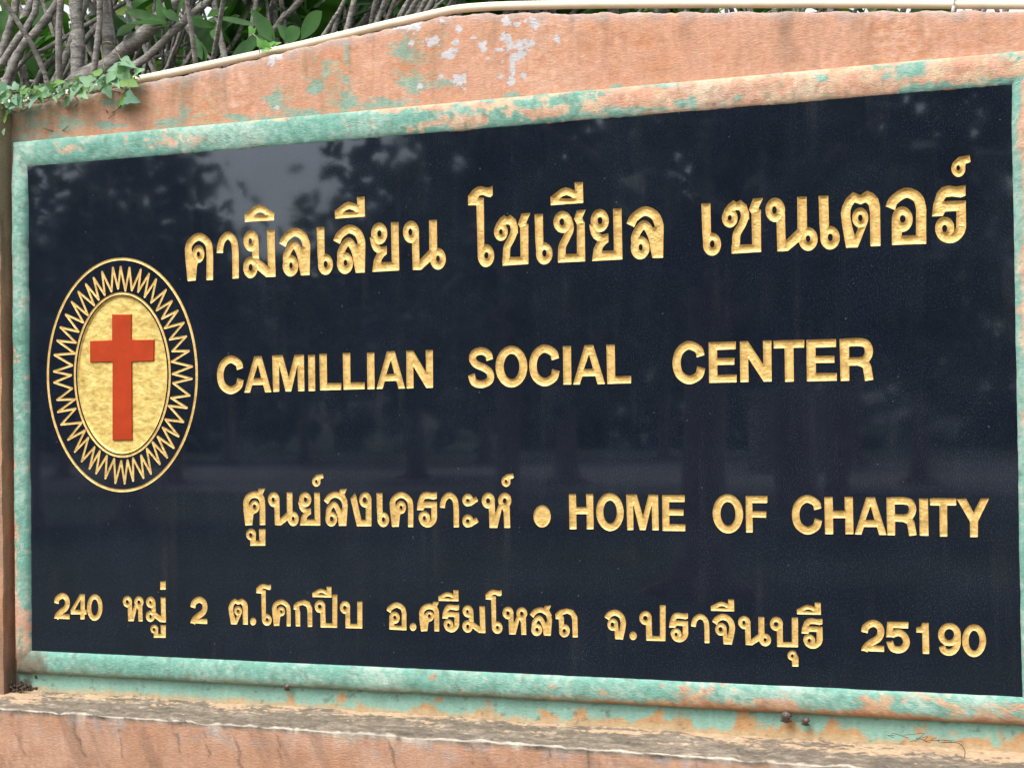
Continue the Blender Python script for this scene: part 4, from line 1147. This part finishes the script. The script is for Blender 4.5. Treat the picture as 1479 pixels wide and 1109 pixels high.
frangi('frangipani with thin pale stems rising above the middle of the cream pipe', (-.55, 1.15, 0), 6,
       [([(296, 88, .9), (312, 50, .9), (330, 14, .9), (338, -6, .9)], 11), ([(310, 84, 1.0), (326, 46, 1.0), (352, 8, 1.0)], 10), ([(345, 50, .8), (356, 20, .8), (372, -6, .8)], 7), ([(250, 84, 1.1), (252, 50, 1.1), (250, 10, 1.1)], 9), ([(388, 50, .9), (390, 20, .9), (398, -6, .9)], 12), ([(394, 46, .8), (412, 22, .8), (422, 14, .8)], 10), ([(426, 40, 1.), (424, 10, 1.), (430, -6, 1.)], 8), ([(270, 90, .8), (284, 62, .8), (270, 40, .8)], 8), ([(242, 96, .7), (252, 70, .7), (260, 48, .7)], 6)],
       [((.2, .6, 1), 1.2, .55, .035, 2)])
right_limbs = []
rr = random.Random(5)
for k in range(26):
    x = 452 + k * 7.5 + rr.uniform(-4, 4); y = 62 - (x - 452) * .18
    sl = rr.uniform(.35, 1.15); Y0 = rr.uniform(.55, 1.6)
    right_limbs.append(([(x - 14, y + 16, Y0), (x, y, Y0), (x + sl * 32 * .55, y - 30, Y0), (x + sl * 66 * .55, y - 66, Y0)], rr.uniform(4.5, 9)))
frangi('frangipani thicket of slender leaning grey stems left of the arch top', (-.15, 1.35, 0), 7, right_limbs[:13], [((.2, .5, 1), 1.2, .5, .03, 2)])
frangi('frangipani thicket of slender stems closest to the highest point of the arch', (.35, 1.5, 0), 8, right_limbs[13:], [((.3, .4, 1), 1.2, .55, .03, 2), ((.9, .2, .8), 1.1, .6, .03, 2)])
frangi('smaller frangipani set back behind the right half of the sign', (1.5, 2.3, 0), 9, [], [((.3, .2, 1), .9, .45, .03, 2), ((-.5, .1, 1), .9, .45, .03, 2)])
more = [(-1.9, 2.0, 21), (-1.2, 2.2, 22), (-.5, 2.3, 23), (-2.4, 1.6, 24), (-1.6, 2.6, 25), (-.9, 1.7, 26), (-.1, 2.0, 27)]
lab = ['frangipani set back behind the far left end of the wall', 'frangipani set back behind the upright trunk and the vine', 'frangipani set back behind the middle of the cream pipe', 'frangipani set back beyond the slanting limbs at the far left', 'frangipani deep behind the crossing low branches', 'frangipani set back behind the big dark leaves', 'frangipani set back behind the slender thicket of stems']
for (x, y, sd), l in zip(more, lab):
    frangi(l, (x, y, 0), sd, [], [((-.5, .0, 1), 1.05, .62, .042, 3), ((.5, -.1, 1), 1.05, .6, .042, 3), ((.0, .2, 1.2), 1.05, .7, .042, 3), ((.2, -.4, 1.), 1.05, .6, .04, 3), ((-.3, -.3, 1.), 1.05, .6, .04, 3)])

# backlit shrubs behind them
def shrub(label, base, w, h, n, seed, L=.10):
    r = random.Random(seed); b = Vector(base)
    t = thing('shrub', label, 'shrub', base, 'backlit shrubs behind the frangipani')
    tm = MB(); lm = MB()
    stems = []
    for k in range(9):
        e = b + Vector((r.uniform(-w, w), r.uniform(-.3, .3), h * r.uniform(.75, 1)))
        m = b.lerp(e, .5) + Vector((r.uniform(-.1, .1), 0, .1)); q = smooth_path([tuple(b + Vector((r.uniform(-.2, .2), 0, -.02))), tuple(m), tuple(e)], 5)
        tm.tube(q, [.016 - .011 * i / len(q) for i in range(len(q))], 5); stems.append(q)
    for k in range(n):
        q = stems[r.randrange(9)]; c = Vector(tuple(q[min(len(q) - 1, int(len(q) * r.uniform(.55, 1.0)))])) + Vector((r.gauss(0, .17), r.gauss(0, .14), r.gauss(0, .13)))
        d = rv(r) + Vector((0, -.2, .1)); g = r.uniform(.55, 1.5)
        leaf_mesh(lm, c, c + d.normalized() * L * r.uniform(.6, 1.3), L * .5, rv(r) + Vector((0, -.6, .6)), .2, .1, 'oval', (g * 1.05, g, g * .8), 4)
    tm.build('stem', MAT_BARK, t); lm.build('foliage', MAT_SHRUB, t, True)
shl = ['yellow-green backlit shrub behind the far left end of the wall', 'yellow-green backlit shrub behind the upright frangipani trunk', 'yellow-green backlit shrub behind the stout leaning bough', 'yellow-green backlit shrub behind the thin pale stems', 'yellow-green backlit shrub behind the slender thicket', 'yellow-green backlit shrub behind the right half of the sign']
for k, (x, y, hh) in enumerate([(-3.3, 3.0, 3.3), (-2.6, 3.4, 3.25), (-2.0, 3.1, 3.3), (-1.3, 3.6, 3.4), (-.6, 3.2, 3.45), (1.6, 3.3, 3.2)]):
    shrub(shl[k], (x, y, 0), .62, hh, 850, 60 + k, .13)

for k, (x, y) in enumerate([(-4.6, 5.0), (-3.6, 5.4), (-2.7, 5.0), (-1.8, 5.5), (-.9, 5.1)]):
    shrub(('tall dim shrub far behind the left end of the wall', 'tall dim shrub far behind the slanting limbs', 'tall dim shrub far behind the sawn-off bough', 'tall dim shrub far behind the big dark leaves', 'tall dim shrub far behind the slender thicket')[k], (x, y, 0), .8, 4.1, 620, 90 + k, .19)

# ------------------------------------------------------------------ what the polished face mirrors: shade trees across the way
def shade_tree(label, base, trunk_r, h, cr, cz, n, seed, lean=0.0, zlow=.35, L=.35):
    r = random.Random(seed); b = Vector(base)
    t = thing('shade_tree', label, 'tree', base, 'shade trees facing the sign')
    tm = MB(); lm = MB()
    tp = b + Vector((lean, 0, h))
    tm.tube([b + Vector((0, 0, -.1)), b + Vector((0, 0, .35)), b.lerp(tp, .3), b.lerp(tp, .65), tp], [trunk_r * 1.7, trunk_r * 1.1, trunk_r, trunk_r * .85, trunk_r * .6], 12, .15, r)
    for k in range(4):
        a = k * 1.57 + r.uniform(-.3, .3)
        tm.tube([b + Vector((0, 0, .25)), b + Vector((math.cos(a) * trunk_r * 1.6, math.sin(a) * trunk_r * 1.6, .06)), b + Vector((math.cos(a) * trunk_r * 3.4, math.sin(a) * trunk_r * 3.4, -.05))], [trunk_r * .5, trunk_r * .4, trunk_r * .15], 7)
    cl = []
    for k in range(16):
        th = r.uniform(0, 6.28); rr_ = cr * math.sqrt(r.random()); z = cz * r.uniform(-zlow, .8)
        e = tp + Vector((math.cos(th) * rr_, math.sin(th) * rr_, z)); cl.append(e)
        s = b.lerp(tp, r.uniform(.65, 1)); q = smooth_path([tuple(s), tuple(s.lerp(e, .5) + Vector((0, 0, .3))), tuple(e)], 4)
        tm.tube(q, [trunk_r * .35 * (1 - .8 * i / len(q)) for i in range(len(q))], 6)
    for k in range(n):
        c = cl[r.randrange(16)] + Vector((r.gauss(0, cr * .2), r.gauss(0, cr * .2), r.gauss(0, cz * .16)))
        g = r.uniform(.6, 1.4)
        d = rv(r); leaf_mesh(lm, c, c + d * L * r.uniform(.6, 1.3), L * .5, rv(r), .2, .1, 'oval', (g, g, g), 3)
    tm.build('trunk', MAT_BROWNBARK, t); lm.build('crown', MAT_CANOPY, t, True)
def ground_from(px, py):
    """spot on the ground whose reflection falls on the slab at this pixel"""
    d = CAM_R @ np.array([(px - PW / 2) / FPX, -(py - PH / 2) / FPX, -1.0])
    t = -CAM_C[2] / d[2]; p = CAM_C + d * t
    return (p[0], -p[1], 0.0)
b1 = ground_from(1015, 858); b2 = ground_from(1150, 735)
shade_tree('large shade tree with a thick trunk nearest to the sign across the way', b1, .20, 3.4, 2.6, 1.5, 2600, 201, .1)
shade_tree('second thick-trunked shade tree just behind the nearest one', b2, .34, 4.6, 4.0, 2.2, 2600, 202, -.1)
for k, (px, py, tr, hh, cr, cz, lb) in enumerate([
        (40, 762, .17, 3.9, 3.0, 2.6, 'nearer shade tree mirrored at the far left of the slab'), (190, 755, .17, 4.0, 1.6, 2.5, 'nearer shade tree mirrored beside the top of the oval emblem'), (735, 752, .18, 4.2, 2.5, 2.6, 'nearer shade tree mirrored below the first line of letters'), (1210, 770, .16, 4.0, 1.9, 2.6, 'nearer shade tree mirrored at the right end of the slab'),
        (820, 700, .26, 4.4, 4.6, 2.6, 'broad shade tree left of the two thick trunks'), (600, 690, .25, 4.6, 4.8, 2.8, 'broad shade tree mirrored in the middle of the slab'),
        (250, 700, .22, 4.4, 4.2, 3.0, 'shade tree mirrored above the oval emblem'), (1330, 700, .20, 4.6, 4.2, 2.6, 'shade tree mirrored at the right end of the slab'), (90, 690, .22, 4.4, 4.2, 3.0, 'shade tree mirrored at the left end of the slab'),
        (1235, 672, .2, 6.0, 5.0, 3.2, 'tall shade tree at the far side of the pale road'), (700, 668, .2, 6.4, 6.0, 3.6, 'wide shade tree by the far side of the pale road'), (440, 668, .2, 4.6, 4.6, 2.2, 'low shade tree by the far side of the pale road'), (960, 664, .2, 6.6, 6.0, 3.6, 'dense shade tree between the two trunks across the road'),
        (170, 668, .24, 7.0, 6.0, 4.0, 'tall shade tree beyond the road, mirrored above the emblem'), (-10, 668, .24, 7.0, 6.0, 4.0, 'tall shade tree beyond the road, past the left end of the slab'), (330, 668, .2, 6.0, 4.4, 3.2, 'slim shade tree beyond the road, mirrored left of the pale sky gap')]):
    shade_tree(lb, ground_from(px, py), tr, hh, cr, cz, 1700, 210 + k, 0, .75, .32 if k < 4 else .5 if k < 9 else .8)
# pale square gatepost across the road, half hidden behind the second trunk
g0 = ground_from(1090, 682); g1 = ground_from(1210, 682)
gp = thing('gatepost', 'pale square concrete gatepost across the road behind the second thick trunk', 'gatepost', ((g0[0] + g1[0]) / 2, (g0[1] + g1[1]) / 2, 0))
gw = abs(g1[0] - g0[0]) / 2; gx, gy = gp.location.x, gp.location.y
MAT_POST = simple('pale_concrete_post', (.34, .32, .30), .85, .15, 3)
mb = MB(); mb.box(gx - gw, gx + gw, gy - .6, gy + .6, 0, 2.2); mb.build('shaft', MAT_POST, gp, False)
mb = MB(); mb.box(gx - gw - .12, gx + gw + .12, gy - .72, gy + .72, 2.2, 2.38); mb.build('cap', MAT_POST, gp, False)
def treeline():
    r = random.Random(77); lm = MB()
    for k in range(6000):
        x = r.uniform(-190, 60); top = 7 + 3 * math.sin(x * .21) + 2.2 * math.sin(x * .53 + 1) + 1.2 * math.sin(x * 1.31)
        z = top * r.random() ** .8; c = Vector((x, -95 + r.uniform(-4, 4), z)); g = r.uniform(.6, 1.4)
        d = rv(r); leaf_mesh(lm, c, c + d * 2.0, 1.3, rv(r), .2, .1, 'oval', (g, g, g), 2)
    o = lm.build('treeline', MAT_CANOPY, None, True); o['kind'] = 'stuff'
    tag(o, 'far dark line of trees beyond the pale road facing the sign', 'trees')
treeline()

# ------------------------------------------------------------------ small things on the ledge
def snail(label, px, py, dia, Y):
    p = at(px, py, Y); r = dia / FPX * 4.0 * .5
    t = thing('snail', label, 'snail', tuple(p), 'small dark snails under the moulding')
    mb = MB(); v = []; n = 60; pts = []; rad = []
    for i in range(n):
        a = i / n * 3.2 * 2 * math.pi; k = 1 - i / n
        pts.append(p + np.array([math.cos(a) * r * .55 * k ** .8, -.2 * r - (1 - k) * r * .8, math.sin(a) * r * .55 * k ** .8])); rad.append(max(.0004, r * .55 * k ** .7))
    mb.tube(pts, rad, 9); mb.build('shell', MAT_SNAIL, t)
    mb = MB(); mb.tube([p + np.array([-r * 1.1, -.1 * r, -r * .75]), p + np.array([0, -.15 * r, -r * .85]), p + np.array([r * 1.0, -.1 * r, -r * .8])], [r * .15, r * .35, r * .12], 8); mb.build('foot', MAT_SNAIL, t)
snail('dark snail under the moulding toward its left end, by a fleck of bare plaster', 415, 991.5, 11, WY - .012)
snail('larger of the two snails side by side under the right part of the moulding', 1136, 1034, 16, WY - .014)
snail('smaller of the two snails side by side under the right part of the moulding', 1164, 1041, 11.5, WY - .012)
rg = random.Random(9)
mb = MB()
c0 = at(1325, 1076, -.02); c0[2] = ZLEDGE + .006
for k in range(10):
    a = c0 + np.array([rg.uniform(-.06, .06), rg.uniform(-.01, .01), rg.uniform(0, .012)])
    mb.tube(smooth_path([a, a + np.array([rg.uniform(-.02, .02), rg.uniform(-.01, .01), rg.uniform(.0, .014)]), a + np.array([rg.uniform(-.035, .035), rg.uniform(-.02, .01), rg.uniform(-.002, .01)])], 4), .0007, 4)
mb.tube(smooth_path([c0 + np.array([.05, -.01, .004]), c0 + np.array([.09, -.05, .012]), c0 + np.array([.115, -.11, .01]), c0 + np.array([.125, -.16, .004])], 6), .0009, 5)
tag(mb.build('dry_sprig', MAT_TWIG, None, True, tuple(c0)), 'dry brown sprig lying on the ledge below the right end of the slab', 'twig')
mb = MB()
c0 = at(34, 990, -.02)
for k in range(90):
    a = np.array([at(rg.gauss(30, 9), 990, 0)[0], rg.uniform(-.02, WY), ZLEDGE + .004 + abs(rg.gauss(0, .010))]); s = rg.uniform(.0015, .0042)
    mb.tube([a, a + np.array(rv(rg)) * s * 2], [s, s * .5], 5)
tag(mb.build('dirt_clump', simple('dark_soil', (.07, .05, .035), .95, .4, 120), None, True, tuple(c0)), 'clump of dark soil in the corner between pillar and moulding', 'soil')
mb_specks = None
print('letters', len(T_))
